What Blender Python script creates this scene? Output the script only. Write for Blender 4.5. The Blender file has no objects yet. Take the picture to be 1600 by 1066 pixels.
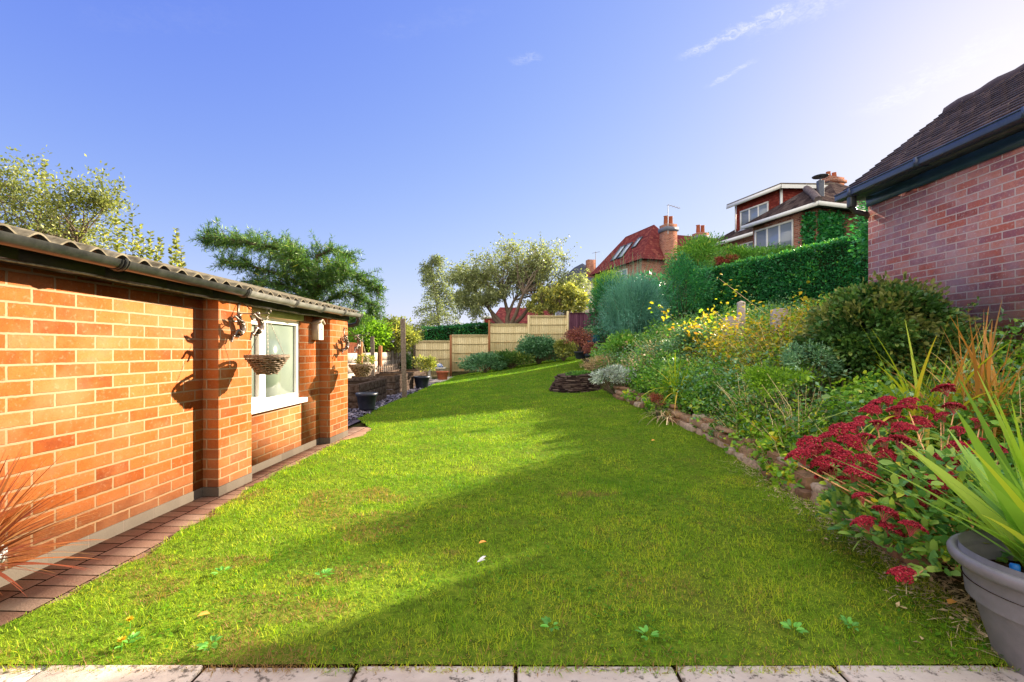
import bpy, math, random
import numpy as np
from mathutils import Vector, Matrix
R = math.radians
rnd = random.Random(7)
rng = np.random.default_rng(11)
scene = bpy.context.scene
COL = scene.collection

# ------------------------------------------------------------------ camera, world, sun, exposure
H = 1.11; F = 730.0; HOR = 546.0
cam = bpy.data.cameras.new('camera'); cam.sensor_width = 36; cam.lens = F/1600*36
cam.shift_y = (HOR-533)/1600; cam.clip_start = .05; cam.clip_end = 2000
camo = bpy.data.objects.new('camera', cam); COL.objects.link(camo)
camo.location = (0, 0, H); camo.rotation_euler = (R(90), 0, 0); scene.camera = camo

SKYC = ((.375, .44), (.368, .40), (.325, .085))
SUN_EL = R(22); SUN_AZ = math.atan2(.785, .62)          # azimuth from +Y towards +X
S = Vector((math.sin(SUN_AZ)*math.cos(SUN_EL), math.cos(SUN_AZ)*math.cos(SUN_EL), math.sin(SUN_EL)))
sl = bpy.data.lights.new('sun', 'SUN'); sl.energy = 5.0; sl.angle = R(.9); sl.color = (1, .85, .64)
so = bpy.data.objects.new('sun', sl); COL.objects.link(so); so.location = (20, 20, 20)
so.rotation_euler = S.to_track_quat('Z', 'Y').to_euler()
scene.view_settings.view_transform = 'Standard'; scene.view_settings.look = 'None'
scene.view_settings.exposure = 1.8; scene.view_settings.gamma = 1
scene.cycles.max_bounces = 6; scene.cycles.transparent_max_bounces = 8

class G:                                                   # tiny node helper
    def __init__(s, nt): s.nt = nt; s.n = nt.nodes; s.l = nt.links
    def new(s, t, **k):
        n = s.n.new(t)
        for a, v in k.items(): setattr(n, a, v)
        return n
    def put(s, sock, v):
        if isinstance(v, bpy.types.NodeSocket): s.l.new(v, sock)
        else: sock.default_value = v
    def math(s, op, a, b=0.0, c=0.0, clamp=False):
        n = s.new('ShaderNodeMath', operation=op, use_clamp=clamp)
        s.put(n.inputs[0], a); s.put(n.inputs[1], b); s.put(n.inputs[2], c); return n.outputs[0]
    def mix(s, f, a, b, mode='MIX'):
        n = s.new('ShaderNodeMix', data_type='RGBA', blend_type=mode)
        s.put(n.inputs[0], f); s.put(n.inputs[6], a if not isinstance(a, tuple) else (*a[:3], 1)); s.put(n.inputs[7], b if not isinstance(b, tuple) else (*b[:3], 1)); return n.outputs[2]
    def ramp(s, f, stops, interp='LINEAR'):
        n = s.new('ShaderNodeValToRGB'); cr = n.color_ramp; cr.interpolation = interp
        while len(cr.elements) < len(stops): cr.elements.new(.5)
        for e, (p, c) in zip(cr.elements, stops):
            e.position = p; e.color = (*c, 1) if isinstance(c, tuple) else (c, c, c, 1)
        s.put(n.inputs[0], f); return n.outputs[0]
    def noise(s, vec, scale, detail=4, rough=.55, col=False, dist=0):
        n = s.new('ShaderNodeTexNoise'); n.inputs['Scale'].default_value = scale; n.inputs['Detail'].default_value = detail
        n.inputs['Roughness'].default_value = rough; n.inputs['Distortion'].default_value = dist
        if vec is not None: s.l.new(vec, n.inputs['Vector'])
        return n.outputs[1 if col else 0]
    def mapr(s, v, a, b, c=0, d=1, smooth=False):
        n = s.new('ShaderNodeMapRange', interpolation_type='SMOOTHSTEP' if smooth else 'LINEAR')
        for i, x in enumerate((v, a, b, c, d)): s.put(n.inputs[i], x)
        return n.outputs[0]

world = bpy.data.worlds.new('World'); scene.world = world; world.use_nodes = True
g = G(world.node_tree); g.n.clear()
sky = g.new('ShaderNodeTexSky', sky_type='NISHITA', sun_disc=False)
sky.sun_elevation = SUN_EL; sky.sun_rotation = SUN_AZ; sky.air_density = 1.0; sky.dust_density = .35; sky.ozone_density = 2.2
tc = g.new('ShaderNodeTexCoord'); sp = g.new('ShaderNodeSeparateXYZ'); g.l.new(tc.outputs['Generated'], sp.inputs[0])
zc = g.math('MAXIMUM', sp.outputs[2], .02)
px_, py_ = g.math('DIVIDE', sp.outputs[0], zc), g.math('DIVIDE', sp.outputs[1], zc)
cb = g.new('ShaderNodeCombineXYZ'); g.l.new(px_, cb.inputs[0]); g.l.new(py_, cb.inputs[1])
def planep(px, py):
    z = (HOR-py)/F; return np.array([(px-800)/F/z, 1/z])
cloud = None
for (p0, p1, w, amp) in [((1050, 98), (1300, -22), .034, .75), ((1098, 140), (1190, 88), .022, .5), ((795, 100), (850, 84), .035, .25), ((1340, 190), (1660, 10), .12, .75), ((1150, 60), (1350, -20), .07, .4), ((100, 40), (420, 20), .10, .03), ((560, 60), (800, 10), .06, .04), ((1180, 30), (1420, -60), .05, .35)]:
    a, b = planep(*p0), planep(*p1); L = np.linalg.norm(b-a); t = (b-a)/L; n_ = np.array([-t[1], t[0]])
    def dotp(v): return g.math('ADD', g.math('MULTIPLY', g.math('SUBTRACT', px_, a[0]), v[0]), g.math('MULTIPLY', g.math('SUBTRACT', py_, a[1]), v[1]))
    u = dotp(t); v = dotp(n_)
    nz = g.noise(cb.outputs[0], 13, 8, .78, dist=.6)
    v2 = g.math('ABSOLUTE', g.math('ADD', v, g.math('MULTIPLY', g.math('SUBTRACT', nz, .5), w*4.2)))
    m = g.mapr(v2, w, 0, 0, 1, True)
    m = g.math('MULTIPLY', m, g.mapr(u, 0, L*.25, 0, 1, True)); m = g.math('MULTIPLY', m, g.mapr(u, L, L*.7, 0, 1, True))
    m = g.math('MULTIPLY', m, g.mapr(g.noise(cb.outputs[0], 34, 8, .8, dist=1.0), .38, .66, 0, amp))
    cloud = m if cloud is None else g.math('MAXIMUM', cloud, m)
skyc = g.mix(1.0, sky.outputs[0], (1.0, .88, 1.05), 'MULTIPLY')
sc_ = g.new('ShaderNodeSeparateColor'); g.l.new(skyc, sc_.inputs[0]); cc_ = g.new('ShaderNodeCombineColor')
for i_, (k_, c_) in enumerate(SKYC):                       # soft shoulder so the glow round the sun does not burn out
    xn = g.math('POWER', g.math('MULTIPLY', sc_.outputs[i_], .15), 1.3)
    g.l.new(g.math('MULTIPLY', g.math('DIVIDE', xn, g.math('ADD', xn, c_)), k_/.15), cc_.inputs[i_])
skyc = g.mix(cloud, cc_.outputs[0], (1.95, 1.97, 2.0))
hz = g.math('MAXIMUM', g.mapr(sp.outputs[1], .15, -.55, 0, 1, True), g.mapr(sp.outputs[2], .66, .95, 0, .8, True))   # warm white fill light added overhead and behind the camera
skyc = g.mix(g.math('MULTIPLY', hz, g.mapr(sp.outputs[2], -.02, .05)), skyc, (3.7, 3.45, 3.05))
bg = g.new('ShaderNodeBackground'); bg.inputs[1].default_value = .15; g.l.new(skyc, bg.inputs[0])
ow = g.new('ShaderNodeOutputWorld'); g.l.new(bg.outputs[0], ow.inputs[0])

# ------------------------------------------------------------------ placing
def P(px, py, Y): return np.array([(px-800)*Y/F, Y, H+(HOR-py)*Y/F])
def XZ(px, Y): return (px-800)*Y/F
def ZP(py, Y): return H+(HOR-py)*Y/F
def interp(x, xs, ys): return np.interp(x, xs, ys)
EDY = [0, 1.5, 1.8, 2.43, 3.07, 3.97, 5.5, 7.7, 9.2, 12, 14, 19, 21.5, 30]
EDX = [1.6, 1.72, 1.80, 2.0, 2.1, 2.17, 2.26, 2.12, 1.95, 1.9, 2.25, 2.85, 3.1, 3.2]
def edge(Y): return np.interp(Y, EDY, EDX)
LFY = [0, 1.85, 2.4, 3, 4, 5.6, 6.05, 6.5, 7.6, 9, 22, 30]
LFX = [-2.03, -2.0, -1.94, -1.98, -2.08, -2.04, -1.88, -1.95, -2.5, -2.6, -2.85, -2.9]
def ledge(Y): return np.interp(Y, LFY, LFX)
def gz(X, Y):
    s = np.clip((np.asarray(Y, float)-4)/16, 0, 1.1); return s*(.25+.15*np.clip(X, -6, 7))
def TZ(X, Y):                                              # whole terrain: lawn, the bank to the right, the rise behind
    X = np.asarray(X, float); Y = np.asarray(Y, float)
    z = gz(X, Y); dx = np.clip(X-edge(Y)-.12, 0, None)
    on = np.clip((Y-1.75)/.5, 0, 1)
    rise = .16*np.clip(dx/.1, 0, 1)+.3*np.clip(dx, 0, 2.6)+.09*np.clip(dx-2.6, 0, 12)
    z = z+rise*on*np.clip(1.3-Y/40, .5, 1)
    z = z+.9*np.clip((Y-23.5)/8, 0, 1)*np.clip((X+4)/6, 0, 1)
    return z

# ------------------------------------------------------------------ mesh builder
class MB:
    def __init__(s): s.v = []; s.f = []; s.a = []; s.n = 0
    def add(s, V, Fc, val=None):
        V = np.asarray(V, float).reshape(-1, 3); Fc = np.asarray(Fc, int)
        s.v.append(V); s.f.append(Fc+s.n); s.n += len(V)
        if val is None: val = .5
        s.a.append(np.broadcast_to(np.asarray(val, float), (len(Fc),)).copy())
        return s
    def box(s, lo, hi, val=.5, M=None):
        x0, y0, z0 = lo; x1, y1, z1 = hi
        V = np.array([(x0,y0,z0),(x1,y0,z0),(x1,y1,z0),(x0,y1,z0),(x0,y0,z1),(x1,y0,z1),(x1,y1,z1),(x0,y1,z1)], float)
        if M is not None: V = xf(V, M)
        return s.add(V, [(0,3,2,1),(4,5,6,7),(0,1,5,4),(1,2,6,5),(2,3,7,6),(3,0,4,7)], val)
    def tube(s, pts, rad, sides=6, val=.5, caps=True):
        pts = np.asarray(pts, float); k = len(pts); rad = np.broadcast_to(rad, (k,))
        T = np.gradient(pts, axis=0); T /= np.linalg.norm(T, axis=1, keepdims=True)+1e-12
        ref = np.array([0, 0, 1.]) if abs(T[:, 2]).mean() < .8 else np.array([1., 0, 0])
        A = np.cross(T, ref); A /= np.linalg.norm(A, axis=1, keepdims=True)+1e-12; B = np.cross(T, A)
        th = np.arange(sides)*2*math.pi/sides
        V = pts[:, None]+rad[:, None, None]*(A[:, None]*np.cos(th)[None, :, None]+B[:, None]*np.sin(th)[None, :, None])
        i = np.arange(k-1)[:, None]*sides; j = np.arange(sides)[None]; j2 = (j+1) % sides
        Q = np.stack([i+j, i+j2, i+sides+j2, i+sides+j], -1).reshape(-1, 4)
        s.add(V.reshape(-1, 3), Q, val)
        if caps and sides >= 3:
            for e, o in ((0, 1), (k-1, 0)):
                ring = V[e]; c = ring.mean(0)
                s.add(np.vstack([ring, c]), [((q+1) % sides, q, sides) if not o else (q, (q+1) % sides, sides) for q in range(sides)], val)
        return s
    def lathe(s, prof, c=(0, 0, 0), seg=32, val=.5):
        prof = np.asarray(prof, float); k = len(prof); th = np.arange(seg)*2*math.pi/seg
        V = np.stack([prof[:, None, 0]*np.cos(th), prof[:, None, 0]*np.sin(th), np.broadcast_to(prof[:, None, 1], (k, seg))], -1)+np.array(c)
        i = np.arange(k-1)[:, None]*seg; j = np.arange(seg)[None]; j2 = (j+1) % seg
        return s.add(V.reshape(-1, 3), np.stack([i+j, i+j2, i+seg+j2, i+seg+j], -1).reshape(-1, 4), val)
    def build(s, name, mat, parent=None, smooth=False, loc=None, bevel=0):
        me = bpy.data.meshes.new(name)
        V = np.concatenate(s.v); me.vertices.add(len(V)); me.vertices.foreach_set('co', V.ravel())
        nl = [f.shape[1] for f in s.f]; loops = np.concatenate([f.ravel() for f in s.f]); tot = np.concatenate([np.full(len(f), f.shape[1]) for f in s.f])
        me.loops.add(len(loops)); me.loops.foreach_set('vertex_index', loops)
        me.polygons.add(len(tot)); st = np.concatenate([[0], np.cumsum(tot)[:-1]])
        me.polygons.foreach_set('loop_start', st); me.polygons.foreach_set('loop_total', tot)
        if smooth: me.polygons.foreach_set('use_smooth', np.ones(len(tot), bool))
        at = me.attributes.new('v', 'FLOAT', 'FACE'); at.data.foreach_set('value', np.concatenate(s.a))
        me.update(calc_edges=True); me.validate(clean_customdata=False)
        me.materials.append(mat)
        o = bpy.data.objects.new(name, me); COL.objects.link(o)
        if parent is not None: o.parent = parent
        if loc is not None: o.location = loc
        if bevel:
            b = o.modifiers.new('bevel', 'BEVEL'); b.width = bevel; b.segments = 2; b.limit_method = 'ANGLE'
        return o
def xf(V, M):
    M = np.array(M); return V@M[:3, :3].T+M[:3, 3]
def tag(o, label, cat, group=None):
    o['label'] = label; o['category'] = cat
    if group: o['group'] = group
    return o
def empty(name, label, cat, loc=(0, 0, 0), rz=0, group=None):
    o = bpy.data.objects.new(name, None); COL.objects.link(o); o.location = loc; o.rotation_euler = (0, 0, rz); o.empty_display_size = .1
    return tag(o, label, cat, group)
def struct(o, kind='structure'): o['kind'] = kind; return o
def copy_tree(o, parent=None):
    c = o.copy(); COL.objects.link(c)
    if parent is not None: c.parent = parent
    for ch in [x for x in o.children]: copy_tree(ch, c)
    return c

# ------------------------------------------------------------------ materials
def mat(name):
    m = bpy.data.materials.new(name); m.use_nodes = True; q = G(m.node_tree); q.n.clear()
    q.out = q.new('ShaderNodeOutputMaterial'); return m, q
def pbr(q, col, rough=.6, spec=.4, metal=0, normal=None):
    b = q.new('ShaderNodeBsdfPrincipled'); q.put(b.inputs['Base Color'], (*col, 1) if isinstance(col, tuple) else col)
    q.put(b.inputs['Roughness'], rough); b.inputs['Specular IOR Level'].default_value = (0 if rough > .7 else spec); q.put(b.inputs['Metallic'], metal)
    if normal is not None: q.l.new(normal, b.inputs['Normal'])
    return b
def bump(q, h, strength=.5, dist=.01):
    b = q.new('ShaderNodeBump'); b.inputs['Strength'].default_value = strength; b.inputs['Distance'].default_value = dist; q.l.new(h, b.inputs['Height']); return b.outputs[0]
def objco(q): return q.new('ShaderNodeTexCoord').outputs['Object']
def simple(name, c1, c2=None, rough=.6, scale=20, metal=0, bmp=.3, spec=.4, lo=.35, hi=.65, dist=.004):
    m, q = mat(name); co = objco(q); n = q.noise(co, scale, 5)
    c = q.ramp(n, [(lo, c1), (hi, c2 or tuple(x*.75 for x in c1))])
    b = pbr(q, c, rough, spec, metal, bump(q, n, bmp, dist)); q.l.new(b.outputs[0], q.out.inputs[0]); return m
def leafmat(name, stops, rough=.5, trans=.3, spec=.35, gain=3.2):
    m, q = mat(name); a = q.new('ShaderNodeAttribute', attribute_name='v')
    c = q.ramp(a.outputs['Fac'], [(p_, tuple(x*gain for x in cc)) for p_, cc in stops])
    b = pbr(q, c, rough, spec); t = q.new('ShaderNodeBsdfTranslucent'); tcx = q.mix(1, c, (1.15, 1.25, .55), 'MULTIPLY'); q.l.new(tcx, t.inputs[0])
    mx = q.new('ShaderNodeMixShader'); mx.inputs[0].default_value = trans; q.l.new(b.outputs[0], mx.inputs[1]); q.l.new(t.outputs[0], mx.inputs[2]); q.l.new(mx.outputs[0], q.out.inputs[0]); return m
def brickmat(name, cols, mortar, uoff=0, voff=0, bw=.225, rh=.075, ms=.0055, stain=None, streak=.5, rough=.85, swap=False, bd=.006, vexpr='z'):
    m, q = mat(name); co = objco(q); s = q.new('ShaderNodeSeparateXYZ'); q.l.new(co, s.inputs[0])
    u = q.math('ADD', q.math('ADD', s.outputs[0], s.outputs[1]), uoff)
    v = q.math('SUBTRACT', s.outputs[2], voff)
    if swap: u = q.math('ADD', s.outputs[1], uoff); v = q.math('SUBTRACT', s.outputs[0], voff)
    cb = q.new('ShaderNodeCombineXYZ'); q.l.new(u, cb.inputs[0]); q.l.new(v, cb.inputs[1])
    wob = q.noise(co, 30, 3, .6, True); sc = q.new('ShaderNodeVectorMath', operation='SCALE'); sc.inputs[3].default_value = .006
    sb = q.new('ShaderNodeVectorMath', operation='SUBTRACT'); q.l.new(wob, sb.inputs[0]); sb.inputs[1].default_value = (.5, .5, .5); q.l.new(sb.outputs[0], sc.inputs[0])
    ad = q.new('ShaderNodeVectorMath', operation='ADD'); q.l.new(cb.outputs[0], ad.inputs[0]); q.l.new(sc.outputs[0], ad.inputs[1])
    br = q.new('ShaderNodeTexBrick'); br.offset = .5; br.offset_frequency = 2; q.l.new(ad.outputs[0], br.inputs['Vector'])
    for k, x in (('Scale', 1), ('Mortar Size', ms), ('Mortar Smooth', .25), ('Bias', 0), ('Brick Width', bw), ('Row Height', rh)): br.inputs[k].default_value = x
    br.inputs['Color1'].default_value = (0, 0, 0, 1); br.inputs['Color2'].default_value = (1, 1, 1, 1); br.inputs['Mortar'].default_value = (.5, .5, .5, 1)
    n1 = q.noise(co, 9, 5, .6); n2 = q.noise(co, 120, 4, .7); n3 = q.noise(co, 2.2, 4, .6)
    t = q.math('ADD', q.math('MULTIPLY', br.outputs[0], .55), q.math('MULTIPLY', n1, .45))
    c = q.ramp(t, cols)
    c = q.mix(q.mapr(n2, .5, .72, 0, .35), c, tuple(x*.45 for x in cols[0][1]))
    c = q.mix(q.mapr(q.noise(co, 40, 4, .7), .56, .75, 0, streak), c, mortar)
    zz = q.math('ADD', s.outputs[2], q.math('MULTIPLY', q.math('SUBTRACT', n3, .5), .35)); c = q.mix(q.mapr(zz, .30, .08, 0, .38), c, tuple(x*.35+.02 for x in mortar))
    if stain: c = q.mix(q.mapr(n3, stain[1], stain[2], 0, stain[3]), c, stain[0])
    mc = q.mix(q.mapr(n1, .4, .7, 0, .5), mortar, tuple(x*.7 for x in mortar))
    c = q.mix(br.outputs[1], c, mc)
    hgt = q.math('ADD', q.math('MULTIPLY', q.math('SUBTRACT', 1, br.outputs[1]), 1), q.math('MULTIPLY', n2, .35))
    b = pbr(q, c, rough, .2, 0, bump(q, hgt, .8, bd)); q.l.new(b.outputs[0], q.out.inputs[0]); return m
def rooftile(name, c1, c2, c3, axis_u='x', rw=.3, rh=.28, lichen=None, rough=.75):
    # u along the eaves, v up the slope (written into the z of object space by the mesh's own coordinates)
    m, q = mat(name); uv = q.new('ShaderNodeUVMap').outputs[0]
    br = q.new('ShaderNodeTexBrick'); br.offset = .5; q.l.new(uv, br.inputs['Vector'])
    for k, x in (('Scale', 1), ('Mortar Size', .012), ('Mortar Smooth', .3), ('Brick Width', rw), ('Row Height', rh)): br.inputs[k].default_value = x
    br.inputs['Color1'].default_value = (0, 0, 0, 1); br.inputs['Color2'].default_value = (1, 1, 1, 1); br.inputs['Mortar'].default_value = (.3, .3, .3, 1)
    n = q.noise(uv, 2.5, 5, .6); t = q.math('ADD', q.math('MULTIPLY', br.outputs[0], .5), q.math('MULTIPLY', n, .5))
    c = q.ramp(t, [(.25, c1), (.5, c2), (.75, c3)])
    if lichen: c = q.mix(q.mapr(q.noise(uv, 22, 5, .7), .6, .68, 0, .8), c, lichen)
    s = q.new('ShaderNodeSeparateXYZ'); q.l.new(uv, s.inputs[0]); fr = q.math('FRACT', q.math('DIVIDE', s.outputs[1], rh))
    hgt = q.math('SUBTRACT', q.math('MULTIPLY', fr, -.8), q.math('MULTIPLY', br.outputs[1], .4))
    b = pbr(q, c, rough, .3, 0, bump(q, hgt, .9, .03)); q.l.new(b.outputs[0], q.out.inputs[0]); return m

WHITE = simple('white_upvc', (.85, .85, .83), (.78, .78, .76), .35, 8, bmp=.05)
BLACKP = simple('black_gutter', (.018, .02, .022), (.05, .055, .06), .35, 14, bmp=.15, spec=.6)
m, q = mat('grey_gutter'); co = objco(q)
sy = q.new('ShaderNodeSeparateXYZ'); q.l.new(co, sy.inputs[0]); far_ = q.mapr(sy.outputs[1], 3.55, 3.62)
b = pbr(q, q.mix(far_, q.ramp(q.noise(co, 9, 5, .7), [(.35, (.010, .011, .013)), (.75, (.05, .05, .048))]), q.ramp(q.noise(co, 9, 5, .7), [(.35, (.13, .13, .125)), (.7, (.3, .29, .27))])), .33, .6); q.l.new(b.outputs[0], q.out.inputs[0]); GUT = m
BRK = brickmat('orange_brick', [(.12, (.17, .038, .017)), (.3, (.29, .078, .022)), (.5, (.38, .108, .029)), (.7, (.42, .135, .043)), (.9, (.35, .13, .07))], (.40, .25, .15), .0115, .06, ms=.0068, stain=((.42, .23, .13), .48, .74, .4), streak=.6)
BRK2 = brickmat('purple_brick', [(.15, (.26, .08, .09)), (.35, (.60, .18, .13)), (.55, (.38, .15, .18)), (.7, (.66, .26, .20)), (.9, (.58, .36, .37))], (.74, .58, .52), .1, .043, stain=((.62, .46, .50), .42, .66, .42), streak=.9, ms=.0065)
BLUEBR = brickmat('blue_brick', [(.2, (.012, .014, .022)), (.8, (.045, .045, .06))], (.25, .22, .22), .1, .043, streak=.1)
PLINTH = brickmat('plinth_block', [(.2, (.12, .098, .078)), (.8, (.19, .158, .125))], (.15, .12, .1), .05, -.01, .225, .09, .003, streak=.2)
PAVER = brickmat('paver', [(.2, (.36, .20, .145)), (.5, (.48, .29, .21)), (.85, (.56, .39, .30))], (.022, .014, .010), 0, 0, .105, .21, .0048, streak=.15, swap=True, bd=.008)
HBRK = brickmat('house_brick', [(.15, (.16, .05, .035)), (.45, (.33, .12, .075)), (.9, (.40, .19, .12))], (.46, .38, .32), streak=.1, ms=.007)
FASCIA = simple('shadow_black', (.012, .010, .010), (.03, .022, .018), .7, 12)  # black stands in for the open shadow under the eaves
BLUEF = simple('blue_black_fascia', (.012, .035, .085), (.02, .06, .14), .28, 3, spec=.7, lo=.4, hi=.7)
GALV = simple('weathered_metal', (.10, .085, .07), (.2, .17, .13), .4, 60, metal=.7)
BRONZE = simple('bronze_figure', (.13, .10, .085), (.28, .23, .2), .35, 50, metal=.8)
ASB = simple('corrugated_cement', (.10, .085, .06), (.27, .235, .17), .9, 18, bmp=.6, dist=.006)
CREAM = simple('cream_timber', (.50, .44, .22), (.40, .36, .2), .6, 10)
ROTW = simple('pale_strip', (.42, .37, .3), (.2, .16, .12), .8, 30)
TERRA = simple('terracotta', (.42, .12, .05), (.34, .1, .05), .7, 12)
DPOT = simple('dark_plastic_pot', (.018, .024, .045), (.03, .036, .06), .4, 12)
SOIL = simple('soil', (.030, .018, .011), (.075, .048, .03), .95, 30, bmp=1, dist=.03)
BARK = simple('bark', (.10, .072, .05), (.2, .16, .12), .9, 25, bmp=.8, dist=.01)
BIRCHB = simple('birch_bark', (.45, .43, .4), (.12, .1, .09), .8, 18, bmp=.4)
TIMB = simple('grey_timber', (.15, .115, .09), (.27, .22, .18), .85, 30, bmp=.6)
SLEEP = simple('railway_sleeper', (.045, .028, .02), (.13, .1, .085), .9, 14, bmp=.6)
ORTIM = simple('orange_timber', (.36, .17, .08), (.28, .12, .06), .8, 20)

# ------------------------------------------------------------------ ground
def grid(xs, ys, fz, mask=None):
    X, Y = np.meshgrid(xs, ys); Z = fz(X, Y); V = np.stack([X, Y, Z], -1).reshape(-1, 3); nx = len(xs)
    i = np.arange(len(ys)-1)[:, None]*nx+np.arange(nx-1)[None]; Q = np.stack([i, i+1, i+nx+1, i+nx], -1).reshape(-1, 4)
    if mask is not None:
        c = V[Q].mean(1); Q = Q[mask(c[:, 0], c[:, 1])]
    return V, Q
GRDM = simple('earth', (.045, .03, .018), (.06, .075, .02), .95, 3, bmp=.6, dist=.03)
xs = np.unique(np.concatenate([np.linspace(-900, -20, 12), np.linspace(-20, -7, 10), np.linspace(-7, 9, 90), np.linspace(9, 40, 25), np.linspace(40, 900, 12)]))
ys = np.unique(np.concatenate([np.linspace(-60, -2, 8), np.linspace(-2, 26, 130), np.linspace(26, 60, 30), np.linspace(60, 900, 14)]))
V, Q = grid(xs, ys, lambda X, Y: TZ(X, Y)-.03)
struct(MB().add(V, Q).build('ground', GRDM, smooth=True))

def vnoise(X, Y, s, seed=0):
    r = np.random.default_rng(seed); T = r.random((64, 64)); x = np.asarray(X)*s+31.7; y = np.asarray(Y)*s+17.3
    i = np.floor(x).astype(int); j = np.floor(y).astype(int); fx = x-i; fy = y-j; fx = fx*fx*(3-2*fx); fy = fy*fy*(3-2*fy)
    a = T[i % 64, j % 64]; b = T[(i+1) % 64, j % 64]; c = T[i % 64, (j+1) % 64]; d = T[(i+1) % 64, (j+1) % 64]
    return (a*(1-fx)+b*fx)*(1-fy)+(c*(1-fx)+d*fx)*fy
def lawnz(X, Y): return gz(X, Y)+.012*vnoise(X, Y, 1.3, 3)+.012
def inlawn(X, Y, m=0.): return (X > ledge(Y)+m) & (X < edge(Y)-m) & (Y > 1.63) & (Y < 22.2)
m, q = mat('turf'); co = objco(q); n1 = q.noise(co, 1.6, 5); n2 = q.noise(co, 22, 5, .7); n3 = q.noise(co, .5, 3)
c = q.ramp(n2, [(.3, (.05, .08, .012)), (.5, (.12, .20, .018)), (.7, (.22, .30, .03))])
c = q.mix(q.mapr(n1, .5, .75, 0, .5), c, (.14, .12, .035)); b = pbr(q, c, .95, .1, 0, bump(q, n2, 1, .03)); q.l.new(b.outputs[0], q.out.inputs[0]); TURF = m
ys = np.concatenate([np.linspace(1.62, 8, 110), np.linspace(8.1, 22.2, 90)])
rows = []; nx = 60
t = np.linspace(0, 1, nx); V = []
for y in ys:
    x0 = ledge(y)+.02*math.sin(y*13)+.015*math.sin(y*31); x1 = edge(y)+.05; xx = x0+(x1-x0)*t; V.append(np.stack([xx, np.full(nx, y), lawnz(xx, y)], -1))
V = np.array(V).reshape(-1, 3); i = np.arange(len(ys)-1)[:, None]*nx+np.arange(nx-1)[None]
struct(MB().add(V, np.stack([i, i+1, i+nx+1, i+nx], -1).reshape(-1, 4)).build('lawn', TURF, smooth=True))

def blades(Pb, L, W, lean, segs=2, curl=.5, az=None):
    """curved blades: Pb (n,3) roots; returns verts, quads, per-blade index"""
    n = len(Pb); az = rng.random(n)*2*math.pi if az is None else az
    L = np.broadcast_to(L, (n,)); W = np.broadcast_to(W, (n,)); lean = np.broadcast_to(lean, (n,))
    d = np.stack([np.cos(az), np.sin(az), 0*az], -1); sd = np.stack([-np.sin(az), np.cos(az), 0*az], -1)
    tw = rng.random(n)*math.pi; sd = sd*np.cos(tw)[:, None]*.6+d*np.sin(tw)[:, None]*.6*0+sd*.4
    Vs = []
    for k in range(segs+1):
        u = k/segs; hgt = np.cos(lean*(1+curl*u)); out = np.sin(lean*(1+curl*u))
        p = Pb+(L*u)[:, None]*(np.stack([0*az, 0*az, hgt], -1)+d*out[:, None])
        w = (W*(1-u**2*.92))[:, None]*.5*sd; Vs += [p-w, p+w]
    V = np.stack(Vs, 1).reshape(-1, 3); k = 2*(segs+1); b = np.arange(n)[:, None]*k
    Q = np.concatenate([b+np.array([[2*s, 2*s+1, 2*s+3, 2*s+2]]) for s in range(segs)], 0).reshape(-1, 4)
    idx = np.concatenate([np.arange(n)]*segs); return V, Q, idx
GRASS = leafmat('grass_blade', [(0, (.02, .08, .004)), (.3, (.068, .145, .006)), (.55, (.165, .225, .012)), (.75, (.28, .28, .02)), (.84, (.15, .105, .035)), (1, (.15, .08, .04))], .5, .5, .2, 2.5)
gb = MB()
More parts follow.
